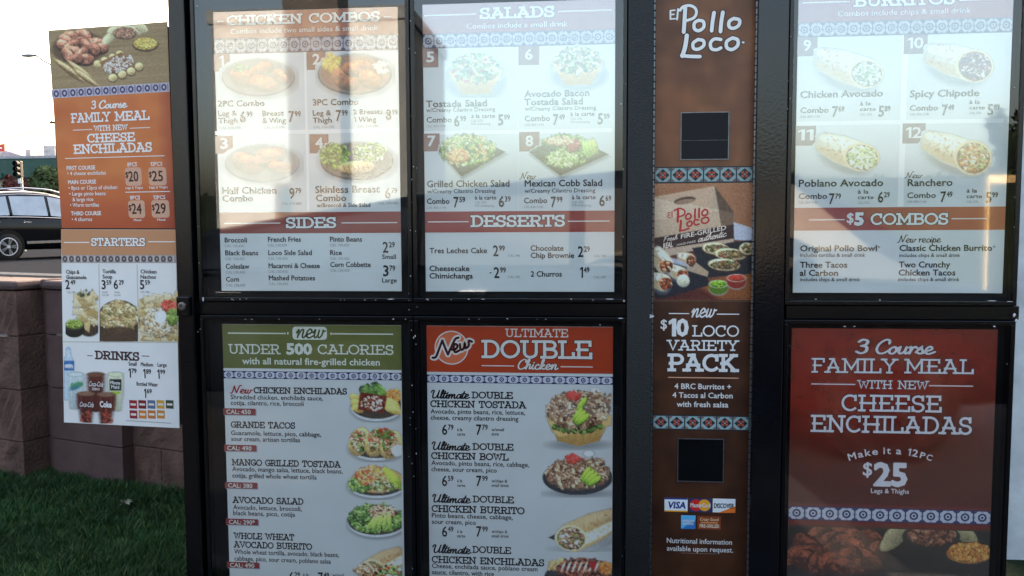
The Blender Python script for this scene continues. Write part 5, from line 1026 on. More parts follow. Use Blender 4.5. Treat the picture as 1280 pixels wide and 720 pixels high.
p = Pic(173, 358, 222.5, 427, 85); p.pol([(173,410),(200,426),(222,426),(222,380),(173,392)], (66,56,48), 2); chips(p, 198, 398, 24, 28, 130, 7.5); p.bits(200, 402, 20, 18, 160, 2.4, [(222,206,170),(196,170,130),(232,224,200),(176,150,110)], 2); p.bits(211, 382, 9, 5, 50, 2.2, [(206,70,54),(226,110,90)]); p.bits(216, 396, 6, 9, 50, 2.4, [(150,170,90),(110,140,60)]); p.ell(201, 396, 7, 8.5, (238,238,236), .3, 1.4); p.emit(s, 225, label='printed photo of chicken nachos')
p = Pic(79.5, 432, 156, 531.5, 86)
def tumbler(x, y0, y1, w, top, body, foam=None):
    for k in range(int((y1-y0)*1.2)):
        t = k/((y1-y0)*1.2); yy = y0+(y1-y0)*t; ww = w*(1-.28*t+.05*math.sin(t*5)); p.ell(x, yy, ww, 1.4, tuple(body[j]*(1-.18*t) for j in range(3)), 0, .8)
    for sx_, al in ((-.6,.45),(.62,.25)): p.pol([(x+sx_*w-.6,y0+3),(x+sx_*w+.6,y0+3),(x+sx_*w*.75+.4,y1-3),(x+sx_*w*.75-.4,y1-3)], tuple(min(255, v+70) for v in body), 1.2, al)
    p.ell(x, y0, w, 3.2, tuple(v*.8 for v in top)); p.ell(x, y0, w*.86, 2.4, top)
p.pol([(80.5,446),(90,446),(92.5,452),(93,500),(80,500)], (196,216,232), 1.4); p.ell(85.5, 437, 3, 3.6, (170,200,226)); p.pol([(83,438),(88,438),(90,447),(82,447)], (206,224,236), 1.4); p.pol([(80,451),(93,451),(93,463),(80,463)], (60,110,176)); p.ell(86, 457, 5, 2, (220,230,240), -.1)
tumbler(95, 468, 512, 10.5, (214,228,226), (206,222,222)); p.ell(96, 482, 9, 4, (90,160,110), -.4, 2, .8); p.ell(94, 485, 7, 2, (60,110,180), -.4, 1.5, .7)
tumbler(144.5, 468, 514, 10.5, (228,232,196), (226,230,196)); p.pol([(137,474),(152,474),(151.5,488),(137.5,488)], (30,40,34)); p.ell(144.5, 491, 7, 1.8, (170,200,60))
tumbler(120, 468, 515, 12, (120,80,60), (92,40,32)); tumbler(108, 492, 530, 11, (140,104,84), (86,34,30)); tumbler(132.5, 493, 530, 11.5, (140,104,84), (96,38,32))
for (x, y) in ((108,518),(132,518),(106,524),(134,525)): p.bits(x, y, 6, 6, 10, 1.6, [(150,60,44),(120,44,36),(176,90,70)])
p.a[p.Y > 526.8+(p.X-80)*.05] = 0
p.emit(s, 225, label='printed photo of five soft drinks and a water bottle')
WC2 = (0.8, 0.78, 0.78)
for t, x0, x1, y, c_ in (('Coca-Cola',111,129,482.5,6),('Coca-Cola',99.5,117,508,6),('Coke',125,140,508.5,7)):
    if t == 'Coke': s.text(t, x0, y, x1, c_, WC2, .04, name='drink_lettering', h=.0012)
    else: s.text(t, x0, y, x1, c_, WC2, .01, name='drink_lettering', h=.0012, shear=.3)
s.text('Sprite', 88, 485, 104, 6, (0.1,.35,.2), .03, name='drink_lettering', h=.0012, shear=.2, rise=.2); s.text('Minute', 138.5, 480, 150.5, 4, WC2, .02, name='drink_lettering', h=.0012); s.text('Maid', 139.5, 485.4, 149.5, 4, WC2, .02, name='drink_lettering', h=.0012); s.text('ZERO', 115, 487.4, 125, 2.8, WC2, .02, name='drink_lettering', h=.0012)
s.text('DASANI', 81.4, 460, 92, 3.4, WC2, .03, name='drink_lettering', h=.0012)
s.flush()

# ================================================================ ground
GRASSBED = mat('lawn_soil', (0.014, 0.022, 0.010), 0.95, 0.1, noise=30, bump=0.6, bscale=60)
ASPH = mat('asphalt', (0.026, 0.028, 0.033), 1.0, 0.0, noise=60, bump=0.4, bscale=180)
LANE = mat('drive_lane', (0.035, 0.034, 0.034), 0.8, 0.3, noise=3, bump=0.3, bscale=160, var=.2)
CONC = mat('concrete', (0.30, 0.29, 0.28), 0.85, 0.2, noise=20, bump=0.3, bscale=100)
def flat(name, pts, z, m):
    o = MB().add([(x, y, z) for x, y in pts], [tuple(range(len(pts)))]).build(name, m); return tag(o, kind='structure')
flat('ground', [(-900,-900),(900,-900),(900,900),(-900,900)], -.14, ASPH)
flat('drive_lane', [(-30,-3.2),(30,-3.2),(30,1.86),(-30,1.86)], -.12, LANE)
k = MB()
for i in range(-8, 9): k.box((i*1.8+.004, 1.86, -.13), (i*1.8+1.796, 2.01, .0))
tag(k.build('kerb', mat('worn_dark_kerb', (0.09, 0.085, 0.08), 0.85, 0.2, noise=14, bump=.3, bscale=90), None, .012), kind='structure')
G0 = atZ(0, 581, 0); G1 = atZ(228, 620, 0); wd = (G1-G0); wd.z = 0; wd.normalize(); wo = Vector((wd.y, -wd.x, 0))      # along the wall; out towards the lens
if wo.y > 0: wo = -wo
def wl(s_, off=0.0, z=0.0): p = G0+wd*s_+wo*off; return Vector((p.x, p.y, z))
lawn_pts = [(-30,2.01),(30,2.01),(30,3.6),(4,3.6)]+[tuple(wl(s_, -.1)[:2]) for s_ in (3.3,-33)]
flat('lawn', lawn_pts, 0.0, GRASSBED)
# blades of grass
def grass(n, seed=5):
    rs = np.random.RandomState(seed); P = []
    while len(P) < n:
        m = rs.rand(n*2, 2); x = -3.6+m[:, 0]*3.4; y = 2.05+m[:, 1]*3.6
        side = (x-G0.x)*wo.x+(y-G0.y)*wo.y; ok = side > -.02
        P = np.concatenate([P, np.stack([x[ok], y[ok]], 1)]) if len(P) else np.stack([x[ok], y[ok]], 1)
    P = P[:n]; tuft = np.sin(P[:, 0]*23+np.sin(P[:, 1]*17)*2)*np.sin(P[:, 1]*29+P[:, 0]*7)*.5+.5
    h = (.022+.034*rs.rand(n))*(.7+.6*tuft); a = rs.rand(n)*6.283; w = .0010+.0013*rs.rand(n); ln = h*(.25+.7*rs.rand(n)); b = rs.rand(n)*6.283
    lx, ly = np.cos(b)*ln, np.sin(b)*ln; wx, wy = np.cos(a)*w, np.sin(a)*w; Z = np.zeros(n)
    V = np.stack([np.stack([P[:,0]-wx, P[:,1]-wy, Z], 1), np.stack([P[:,0]+wx, P[:,1]+wy, Z], 1), np.stack([P[:,0]+wx*.8+lx*.4, P[:,1]+wy*.8+ly*.4, h*.62], 1),
        np.stack([P[:,0]-wx*.8+lx*.4, P[:,1]-wy*.8+ly*.4, h*.62], 1), np.stack([P[:,0]+lx, P[:,1]+ly, h], 1)], 1).reshape(-1, 3)
    i = np.arange(n)[:, None]*5; F4 = (i+np.array([0,1,2,3])); F3 = (i+np.array([3,2,4]))
    me = bpy.data.meshes.new('grass'); me.vertices.add(len(V)); me.vertices.foreach_set('co', V.astype(np.float32).ravel())
    loops = np.concatenate([F4, F3], 1).ravel(); me.loops.add(len(loops)); me.loops.foreach_set('vertex_index', loops.astype(np.int32))
    st = np.stack([np.arange(n)*7, np.arange(n)*7+4], 1).ravel(); me.polygons.add(2*n); me.polygons.foreach_set('loop_start', st.astype(np.int32)); me.update(calc_edges=True)
    at = me.color_attributes.new('ink', 'FLOAT_COLOR', 'POINT'); base = np.array([(.020,.055,.020), (.032,.078,.024), (.060,.100,.032), (.014,.036,.018), (.14,.135,.06)])
    ci = rs.choice(5, n, p=[.30,.28,.19,.17,.06]); patch = (.75+.5*(np.sin(P[:,0]*5.1+P[:,1]*3.3)*np.sin(P[:,1]*6.7-P[:,0]*2.1)*.5+.5))[:, None]; cc = base[ci]*patch*np.array([.85,1.12,.8])*(.6+.5*rs.rand(n))[:, None]; c5 = np.ones((n, 5, 4)); c5[:, :, :3] = cc[:, None, :]; at.data.foreach_set('color', c5.astype(np.float32).ravel())
    m = bpy.data.materials.new('grass_blade'); m.use_nodes = True; nt = m.node_tree; p = nt.nodes['Principled BSDF']; an = nt.nodes.new('ShaderNodeAttribute'); an.attribute_name = 'ink'
    nt.links.new(an.outputs['Color'], p.inputs['Base Color']); p.inputs['Roughness'].default_value = .6; p.inputs['Specular IOR Level'].default_value = .25
    me.materials.append(m); o = bpy.data.objects.new('grass', me); SC.collection.objects.link(o); return tag(o, 'dense dark green mown grass of the lawn', 'grass', kind='stuff')
grass(170000)
lf = MB(); c0 = atZ(156, 628, .045); rl = random.Random(3)
for k in range(7):
    a = k*.9+.3; L = rl.uniform(.03,.055); d = Vector((math.cos(a), math.sin(a), 0)); n_ = Vector((-d.y, d.x, 0)); lf.add([c0, c0+d*L*.5+n_*L*.13+Vector((0,0,.012)), c0+d*L+Vector((0,0,rl.uniform(-.01,.01))), c0+d*L*.5-n_*L*.13], [(0,1,2,3)])
LEAFM = mat('dry_leaf', (0.24, 0.24, 0.17), 0.7, 0.2, noise=80)
tag(lf.build('fallen_leaf', LEAFM), 'pale dry leaf lying on the grass below the side wing', 'leaf')

# ================================================================ block wall
ROUGH = mat('split_face_block', (0.112, 0.066, 0.055), 0.9, 0.2, noise=7, bump=1.0, bscale=55, var=.32)
SMOOTH = mat('smooth_painted_block', (0.090, 0.055, 0.054), 0.8, 0.25, noise=9, bump=0.35, bscale=90, var=.14)
CAPM = mat('wall_cap_block', (0.082, 0.056, 0.056), 0.8, 0.25, noise=8, bump=0.4, bscale=80, var=.18)
MORT = mat('mortar', (0.10, 0.075, 0.075), 0.95, 0.1, noise=30, bump=.5, bscale=120)
wall = thing('block_wall', wl(1.0), 'purplish brown concrete block garden wall behind the lawn, with a pilaster', 'wall')
def uabs(px, off=0.0):          # distance along the wall where the pixel's line of sight meets its face (offset out)
    d = ray(px, 480); o = G0+wo*off; t = (o-CAM).dot(wo)/d.dot(wo); return (CAM+d*t-G0).dot(wd)
def zat(px, py, off=0.0):
    d = ray(px, py); o = G0+wo*off; t = (o-CAM).dot(wo)/d.dot(wo); return (CAM+d*t).z
zs = [-.08, zat(66, 546), zat(66, 483), zat(66, 417.5), zat(66, 362)]; ztop = zat(66, 351)
rw = random.Random(8)
def block(s0, s1, off, depth, z0, z1, m, rough=0.0, name='block', bev=.0035):
    # a block whose face is a small grid pushed in and out where it is split stone
    nx, nz = (7, 5) if rough else (1, 1); f = []; B = MB(); idx = {}
    for j in range(nz+1):
        for i in range(nx+1):
            e = 0 if (i in (0, nx) or j in (0, nz)) else rw.uniform(-rough, rough)
            B.v.append(tuple(wl(s0+(s1-s0)*i/nx, off+e, z0+(z1-z0)*j/nz))); idx[i, j] = len(B.v)-1
    for j in range(nz):
        for i in range(nx): B.f.append((idx[i,j], idx[i+1,j], idx[i+1,j+1], idx[i,j+1]))
    n = len(B.v); B.v += [tuple(wl(s_, off-depth, z)) for s_, z in ((s0,z0),(s1,z0),(s1,z1),(s0,z1))]
    B.f += [(n+3,n+2,n+1,n)]
    bot = [idx[i,0] for i in range(nx+1)]; top = [idx[i,nz] for i in range(nx+1)]; lef = [idx[0,j] for j in range(nz+1)]; rig = [idx[nx,j] for j in range(nz+1)]
    B.f += [tuple(bot[::-1]+[n, n+1]), tuple(top+[n+2, n+3]), tuple(lef+[n+3, n])[::1], tuple(rig[::-1]+[n+1, n+2])]
    return B.build(name, m, wall, bev)
g = .0022
A1 = uabs(25, .15); P0 = uabs(66); P1 = uabs(154); P2 = uabs(163, -.05)
for r in range(4):
    z0, z1 = zs[r]+g, zs[r+1]-g
    # long rough section on the left, standing proud
    s1 = A1; k = 0
    while s1 > -7.5:
        L = .42 if not (k == 0 and r % 2) else .21; block(s1-L+g, s1-(0 if k == 0 else g), .15+rw.uniform(-.002,.002), .2, z0, z1, ROUGH, .009); s1 -= L; k += 1
    # smooth return piece and pilaster
    block(A1+.002, P0-.002, -.004+rw.uniform(-.001,.001), .2, z0, z1, SMOOTH)
    block(P0+.001, P1, .02+rw.uniform(-.002,.002), .22, z0, z1, SMOOTH)
    s0 = P2; k = 0
    while s0 < 2.6:
        L = .21 if (k == 0 and r % 2 == 0) else .42; L = .20 if (k == 0 and r == 0) else L; block(s0+(0 if k == 0 else g), s0+L-g, -.05+rw.uniform(-.002,.002), .2, z0, z1, ROUGH, .010); s0 += L; k += 1
m = MB(); m.loft([[wl(-7.5,.135,-.08), wl(-7.5,.135,zs[4]-.006), wl(-7.5,-.04,zs[4]-.006), wl(-7.5,-.04,-.08)], [wl(A1-.01,.135,-.08), wl(A1-.01,.135,zs[4]-.006), wl(A1-.01,-.04,zs[4]-.006), wl(A1-.01,-.04,-.08)]])
m.loft([[wl(A1,-.012,-.08), wl(A1,-.012,zs[4]-.006), wl(A1,-.19,zs[4]-.006), wl(A1,-.19,-.08)], [wl(P1-.01,-.012,-.08), wl(P1-.01,-.012,zs[4]-.006), wl(P1-.01,-.19,zs[4]-.006), wl(P1-.01,-.19,-.08)]])
m.loft([[wl(P1,-.064,-.08), wl(P1,-.064,zs[4]-.006), wl(P1,-.22,zs[4]-.006), wl(P1,-.22,-.08)], [wl(2.6,-.064,-.08), wl(2.6,-.064,zs[4]-.006), wl(2.6,-.22,zs[4]-.006), wl(2.6,-.22,-.08)]])
m.build('mortar_core', MORT, wall)
# crooked, paler mortar smear along the third joint
m = MB(); s_ = -3.0
while s_ < P1:
    L = rw.uniform(.10, .3); off = .15 if s_+L < A1 else (0.0 if s_ < P0 else .02)
    if not (s_ < A1 < s_+L): 
        zc = zs[3]+rw.uniform(-.004,.004); m.loft([[wl(s_,off-.01,zc-.009), wl(s_,off+.007,zc-.006), wl(s_,off+.006,zc+.007), wl(s_,off-.01,zc+.010)], [wl(s_+L,off-.01,zc-.009), wl(s_+L,off+.007,zc-.005), wl(s_+L,off+.005,zc+.006), wl(s_+L,off-.01,zc+.010)]])
    s_ += L
PALE = mat('pale_mortar', (0.20, 0.165, 0.15), 0.95, 0.1, noise=18, bump=.5, bscale=120, var=.5)
tag(m.build('mortar_smear', PALE, wall), kind='stuff')
# cap stones
s1 = A1+.015; k = 0
while s1 > -7.5:
    block(s1-.42+g, s1-(0 if k == 0 else g), .165, .30, zs[4]+.003, ztop+.004, CAPM, 0, 'cap_stone', .02); s1 -= .42; k += 1
block(A1+.018, P0-.004, .03, .26, zs[4]+.003, ztop+.010, CAPM, 0, 'cap_stone', .03); block(P0, P1+.01, .045, .28, zs[4]+.003, ztop+.002, CAPM, 0, 'cap_stone', .02)
s0 = P1+.014
while s0 < 2.6: block(s0, s0+.412, -.03, .26, zs[4]+.003, ztop, CAPM, 0, 'cap_stone', .02); s0 += .42

# ================================================================ the street beyond
ZS = .52
flat('street', [tuple(wl(-60,-.2)[:2]), tuple(wl(2.6,-.2)[:2]), (14, 9), (700, 300), (700, 900), (-900, 900), (-900, 300)], ZS, ASPH)
PAV = mat('pavement_concrete', (0.10, 0.105, 0.115), 0.95, 0.0, noise=12, bump=.2, bscale=80)
a, b = atZ(-60, 341, ZS), atZ(110, 347, ZS); dd = (b-a).normalized(); nn = Vector((-dd.y, dd.x, 0))
flat('pavement', [tuple((a-dd*30)[:2]), tuple((b+dd*20)[:2]), tuple((b+dd*20+nn*.5)[:2]), tuple((a-dd*30+nn*.5)[:2])], ZS+.006, PAV)

# ---------------------------------------------------------------- cars
PAINT = mat('black_car_paint', (0.003, 0.0035, 0.005), 0.12, 0.35, noise=4, coat=0.0)
PAINTM = mat('dull_dark_paint', (0.005, 0.006, 0.010), 0.6, 0.1, noise=4)
DKGL = mat('dark_privacy_glass', (0.008, 0.012, 0.018), 0.05, 0.35, noise=2)
CARGL = mat('sky_pale_car_glass', (0.30, 0.36, 0.43), 0.03, 0.9, noise=2)  # pale base stands in for the sky mirrored in the windows
CHROME = mat('chrome_trim', (0.75, 0.76, 0.78), 0.15, 0.5, metal=1.0, noise=10, var=.05)
TYRE = mat('tyre_rubber', (0.012, 0.012, 0.012), 0.8, 0.3, noise=40, bump=.3)
RIM = mat('alloy_rim', (0.50, 0.51, 0.54), 0.35, 0.5, metal=.2, noise=10, var=.06)
ARCH = mat('wheel_arch', (0.006, 0.006, 0.006), 0.8, 0.2, noise=20)
LAMPR = mat('red_tail_lamp', (0.35, 0.02, 0.02), 0.15, 0.6, noise=40)
def make_car(name, loc, rz, st, gh, win, wheels, wr, label, paint=PAINT, rails=True, mirror=None, group=None, trim=None, glass=None, rim=None, side_strip=False):
    TRIM = trim or CHROME; GL_ = glass or CARGL
    t = thing(name, loc, label, 'car', group); t.rotation_euler = (0, 0, rz); LOCAL[0] = True
    b = MB(); b.smooth = True; rings = []
    for x, zb, zm, zt, w0, w1, w2 in st:
        r = [(x,-w0*.9,zb), (x,-w0,zb+.05), (x,-w1,zm), (x,-w1*.985,(zm+zt)/2), (x,-w2,zt-.03), (x,-w2+.06,zt), (x,0,zt+.015)]; rings.append(r+[(x,-y,z) for _, y, z in r[-2::-1]])
    b.loft(rings); body = b.build('body', paint, t, 0, 1)
    g_ = MB(); g_.smooth = True; rings = []
    for x, zb, zt, w0, w1 in gh:
        r = [(x,-w0,zb), (x,-w0*.99,zb+(zt-zb)*.1), (x,-(w0*.35+w1*.65),zb+(zt-zb)*.72), (x,-w1,zt-.05), (x,-w1+.10,zt-.006), (x,0,zt+.012)]; rings.append(r+[(x,-y,z) for _, y, z in r[-2::-1]])
    g_.loft(rings); g_.build('roof', paint, t, 0, 1)
    def gside(x, q, sd, out):
        for (a, b_) in zip(gh, gh[1:]):
            if a[0] <= x <= b_[0]:
                u = (x-a[0])/(b_[0]-a[0]); zb, zt, w0, w1 = [a[i]+(b_[i]-a[i])*u for i in range(1, 5)]
                y = w0+(w1-w0)*q*.92+out; return Vector((x, sd*y, zb+(zt-zb)*(.03+q*.80)))
        return Vector((x, sd*.8, 1.3))
    for sd in (-1, 1):
        for w in win:
            P = [gside(x, .07+q*.90, sd, .034) for x, q in w]; c_ = sum(P, Vector())/len(P); m = MB(); m.loft([[p for p in P], [p+Vector((0, -sd*.05, 0)) for p in P]]); wo_ = m.build('side_window', GL_, t)
        x0 = min(x for w in win for x, _ in w); x1 = max(x for w in win for x, _ in w)
        MB().tube([gside(x0+(x1-x0)*i/14, -.02, sd, .022) for i in range(15)], .011, 6).build('window_trim', TRIM, t)
        xs_ = [x0+.05+(x1-x0-.25)*i/14 for i in range(15)]; MB().tube([gside(x, 1.02, sd, .0)+Vector((0,0,.01)) for x in xs_], .010, 6).build('window_trim', TRIM, t)
        if rails:
            pts = []
            for i in range(15):
                x = x0+.1+(x1-x0-.5)*i/14; q = gside(x, 1.0, sd, -.06); e = .03+.07*math.sin(math.pi*i/14)**.4; pts.append(Vector((x, q.y, q.z+.085+e)))
            MB().tube(pts, .020, 6).build('roof_rail', CHROME, t)
        if mirror:
            m = MB(); m.smooth = True; mx, mz = mirror; rings = []
            for k in range(6):
                a_ = math.pi*(k+.5)/6; r0 = math.sin(a_); rings.append([(mx+.09*r0*math.cos(j*math.pi/4)-.02, sd*(1.02+.10*math.cos(a_)), mz+.085*r0*math.sin(j*math.pi/4)) for j in range(8)])
            m.loft(rings); m.build('mirror', paint, t, 0, 1)
        if side_strip:
            m = MB(); n_ = 12; A_ = []
            for i in range(n_+1):
                x = wheels[0]+wr*1.3+(wheels[1]-wheels[0]-wr*2.6)*i/n_; y = sd*(st[len(st)//2][5]+.004); A_.append([(x,y,.40+.035*i/n_),(x,y+sd*.022,.415+.035*i/n_),(x,y+sd*.022,.47+.035*i/n_),(x,y,.485+.035*i/n_)])
            m.loft(A_); m.build('bright_side_strip', CHROME, t)  # bright metal strip along the lower doors
        # door seams and handles
        for xh in (win[0][0][0]+.2, win[1][0][0]+.25) if len(win) > 1 else ():
            m = MB(); q = gside(xh, 0, sd, .0); m.box((xh, min(sd*(abs(q.y)+.03), sd*(abs(q.y)+.06)), q.z-.16), (xh+.18, max(sd*(abs(q.y)+.03), sd*(abs(q.y)+.06)), q.z-.13)); m.build('door_handle', CHROME, t, .006)
        for xw in wheels:
            m = MB(); m.smooth = True; R0 = wr; y1 = sd*(st[len(st)//2][5]+.012); y0 = y1-sd*.22
            for (ra, ya) in (): pass
            prof = [(R0*.62,y1-sd*.01), (R0*.94,y1), (R0,y1-sd*.04), (R0,y0+sd*.04), (R0*.94,y0), (R0*.6,y0)]
            m.loft([[(xw+r*math.cos(j*math.pi/14), y, R0+r*math.sin(j*math.pi/14)) for j in range(28)] for r, y in prof]); wo2 = m.build('wheel', TYRE, t)
            m = MB(); m.loft([[(xw+r*math.cos(j*math.pi/14), y, R0+r*math.sin(j*math.pi/14)) for j in range(28)] for r, y in ((R0*.70,y1-sd*.012),(R0*.66,y1-sd*.002),(R0*.60,y1-sd*.002),(R0*.58,y1-sd*.05))], caps=False); 
            for j in range(10):
                a_ = 2*math.pi*(j//2)/5+(.15 if j % 2 else -.15); d = Vector((math.cos(a_), 0, math.sin(a_))); n2 = Vector((-d.z, 0, d.x)); m.obox(Vector((xw, y1-sd*.02, R0))+d*R0*.33, d, Vector((0,1,0)), n2, R0*.30, .014, R0*.05)
            m.obox(Vector((xw, y1-sd*.02, R0)), Vector((1,0,0)), Vector((0,1,0)), Vector((0,0,1)), R0*.11, .016, R0*.11); m.build('rim', rim or RIM, wo2)
            m = MB(); m.loft([[(xw+R0*1.16*math.cos(j*math.pi/14), y, R0+.03+R0*1.16*math.sin(j*math.pi/14)) for j in range(28)] for y in (y1-sd*.006, y1-sd*.06)]); m.build('wheel_arch', ARCH, t)
        m = MB(); m.box((st[0][0]-.02, min(sd*.55, sd*.86), 1.0), (st[0][0]+.06, max(sd*.55, sd*.86), 1.18)); m.build('tail_lamp', LAMPR, t, .01)
    LOCAL[0] = False; return t
st = [(0,.42,.72,.95,.74,.86,.82),(.12,.30,.70,1.08,.84,.93,.88),(.8,.24,.72,1.13,.90,.965,.92),(2.4,.24,.72,1.10,.90,.97,.92),(3.5,.24,.72,1.06,.90,.97,.91),(4.3,.26,.66,.98,.86,.93,.84),(4.72,.30,.62,.86,.76,.86,.70),(4.86,.40,.60,.74,.60,.74,.56)]
gh = [(.02,1.04,1.10,.80,.72),(.14,1.08,1.52,.86,.66),(.55,1.10,1.74,.88,.66),(1.4,1.10,1.82,.89,.67),(2.1,1.08,1.80,.89,.67),(2.6,1.06,1.68,.88,.65),(3.15,1.04,1.36,.87,.66),(3.6,1.02,1.08,.84,.70)]
win = [[(.30,0),(.95,0),(.95,1),(.75,.98),(.50,.75)], [(1.03,0),(1.93,0),(1.93,1),(1.03,1)], [(2.01,0),(3.25,0),(3.0,.45),(2.75,.85),(2.55,1),(2.01,1)]]
rw0 = atD(10, 303, 21.8); hd = R(62)
make_car('parked_car', (rw0.x-.85*math.cos(hd)-.95*math.sin(hd), rw0.y-.85*math.sin(hd)+.95*math.cos(hd), ZS), hd, st, gh, win, (.85, 3.75), .35, 'shiny black estate car with chrome window trim and roof rails on the street', mirror=(3.0, 1.14), side_strip=True)
# the car the picture is taken from, mirrored dark in the glass of the board
sto = [(-3.4,.45,.8,1.1,.80,.90,.86),(-3.2,.32,.75,1.18,.88,.96,.9),(-1.4,.28,.75,1.22,.92,.98,.93),(.4,.28,.75,1.18,.92,.98,.93),(1.6,.28,.75,1.14,.92,.98,.93),(2.3,.30,.7,1.06,.9,.95,.86),(2.65,.34,.66,.98,.8,.88,.74),(2.8,.42,.62,.82,.62,.74,.6)]
gho = [(-3.3,1.12,1.20,.86,.78),(-3.1,1.16,1.42,.90,.72),(-2.0,1.18,1.60,.91,.72),(-.6,1.17,1.80,.92,.73),(.6,1.15,1.89,.92,.73),(1.1,1.14,1.86,.92,.73),(1.45,1.12,1.66,.91,.73),(1.85,1.10,1.36,.9,.75),(2.2,1.08,1.12,.88,.78)]
wino = [[(-2.8,0),(-1.35,0),(-1.35,1),(-2.4,.96)], [(-1.25,0),(-.3,0),(-.3,1),(-1.25,1)], [(-.2,0),(1.9,0),(1.55,.5),(1.2,.95),(1.1,1),(-.2,1)]]
make_car('waiting_car', (0.15, -1.12, -.12), 0.0, sto, gho, wino, (-1.75, 1.65), .37, 'dark car waiting in the lane opposite the board, seen only mirrored in its glass', mirror=(1.15, 1.2), rails=False, paint=PAINTM, trim=PAINTM, glass=DKGL, rim=PAINTM)

# ---------------------------------------------------------------- far side of the street
def foliage(rings_, n, size, seed, ground=None):
    """leaf faces spread through ellipsoid clumps: rings_ = [(centre, rx, ry, rz)]"""
    r = random.Random(seed); m = MB()
    for i in range(n):
        c, rx, ry, rz = r.choice(rings_); u = Vector((r.gauss(0,1), r.gauss(0,1), r.gauss(0,1))).normalized()*(r.random()**.4)
        p = Vector(c)+Vector((u.x*rx, u.y*ry, u.z*rz)); a = Vector((r.gauss(0,1), r.gauss(0,1), r.gauss(0,1))).normalized(); b = a.orthogonal().normalized(); k = size*r.uniform(.6,1.4)
        m.add([p-a*k, p+b*k*.45, p+a*k, p-b*k*.45], [(0,1,2,3)])
    return m
LG = mat('leaf_green', (0.075, 0.105, 0.04), 0.6, 0.3, noise=1.5, var=.6); LD = mat('leaf_dark', (0.025, 0.04, 0.018), 0.7, 0.2, noise=1.2, var=.6); LRD = mat('leaf_red', (0.12, 0.035, 0.03), 0.6, 0.3, noise=2, var=.5)
BARK = mat('bark', (0.10, 0.075, 0.055), 0.9, 0.2, noise=12, bump=.6)
def D45(px, py, D=45.0): return atD(px, py, D)
shop = thing('shop_building', D45(20, 301), 'low shop with a dark green fascia band and beige walls across the street', 'building')
BEIGE = mat('beige_stucco', (0.42, 0.39, 0.32), 0.9, 0.2, noise=2, bump=.2); GREENF = mat('green_fascia', (0.030, 0.085, 0.065), 0.5, 0.4, noise=3, var=.15); ROOFG = mat('grey_roof', (0.42, 0.41, 0.42), 0.85, 0.2, noise=5)
DKW = mat('shop_window', (0.05, 0.06, 0.06), 0.1, 0.6, noise=2)
ax, bx = D45(-140, 250).x, D45(140, 250).x; yy = D45(40, 250).y; zf0, zf1 = D45(30, 222).z, D45(30, 198.5).z
def bb(name, x0, x1, y0, y1, z0, z1, m, parent=shop, bev=0): return MB().box((x0,y0,z0),(x1,y1,z1)).build(name, m, parent, bev)
bb('wall', ax, bx, yy+.5, yy+14, ZS-.1, zf0, BEIGE); bb('fascia', ax-.3, bx+.3, yy, yy+14.4, zf0+.004, zf1, GREENF); bb('fascia_trim', ax-.34, bx+.34, yy-.05, yy+14.45, zf1+.002, zf1+.14, ROOFG)
for k in range(7):
    x = ax+1+k*(bx-ax-2)/7; bb('window', x, x+1.9, yy+.44, yy+.52, ZS+.9, zf0-.5, DKW)
for k in range(14): bb('rafter_end', ax+k*(bx-ax)/14, ax+k*(bx-ax)/14+.12, yy-.12, yy-.001, zf0-.02, zf0+.25, GREENF)
m = MB(); P = [D45(-60,198,50), D45(-18,182,50), D45(4,187,50), D45(40,198.5,50)]; m.loft([[p for p in P], [p+Vector((0,6,0)) for p in P]]); m.build('gable_roof', ROOFG, shop)
for (x0, x1, y0) in ((32,38.5,187), (55,70,182)):
    a, b = D45(x0, 199, 49), D45(x1, y0, 49); bb('roof_unit', a.x, b.x, a.y, a.y+1.2, a.z, b.z, ROOFG)
RED = mat('red_sign', (0.45, 0.05, 0.04), 0.5, 0.4, noise=6, var=.1); WHT = mat('white_paint', (0.8, 0.8, 0.78), 0.5, 0.4, noise=6, var=.05)
sg = thing('roof_sign', D45(-10, 199, 48), 'small slanting red sign with a white stripe above the green fascia', 'sign')
a = D45(-24, 190, 48); b = D45(5.5, 189, 48); m = MB(); m.loft([[a, b, b+Vector((0,0,.42)), a+Vector((0,0,.25))], [a+Vector((0,.1,0)), b+Vector((0,.1,0)), b+Vector((0,.1,.42)), a+Vector((0,.1,.25))]]); m.build('sign_board', RED, sg)
MB().box((b.x-.62, b.y-.03, b.z+.14), (b.x-.12, b.y-.002, b.z+.22)).build('white_stripe', WHT, sg)
m = MB().box((a.x+.3, a.y+.02, a.z-.8), (a.x+.36, a.y+.08, a.z)).box((b.x-.4, b.y+.02, b.z-.8), (b.x-.34, b.y+.08, b.z)); m.build('sign_post', BEIGE, sg)
# plants in front of the shop
def bush(name, px, py0, py1, wpx, D, mt, n, size, seed, label, cat):
    c0 = atD(px, py1, D); c1 = atD(px, py0, D); k = D/FPX; h = c1.z-c0.z; t = thing(name, (c0.x, c0.y, ZS), label, cat)
    r = random.Random(seed); cl = [(Vector((c0.x+r.uniform(-.5,.5)*wpx*k*.7, c0.y+r.uniform(-.4,.4), c0.z+h*r.uniform(.25,.85))), wpx*k*.24, wpx*k*.2, h*.2) for _ in range(9)]
    foliage(cl, n, size, seed).build('crown', mt, t)
    m = MB()
    for j in range(5): e = cl[j][0]; m.tube([Vector((c0.x, c0.y, ZS)), Vector((c0.x+(e.x-c0.x)*.4, c0.y, ZS+(e.z-ZS)*.5)), e], .05, 5, .015)
    m.build('trunk', BARK, t)
bush('red_shrub', 13, 219, 245, 20, 40, LRD, 900, .13, 1, 'dark red shrub in front of the beige shop wall', 'shrub')
bush('red_shrub', 31, 223, 246, 14, 41, LRD, 600, .12, 9, 'smaller dark red shrub just right of the traffic light', 'shrub')
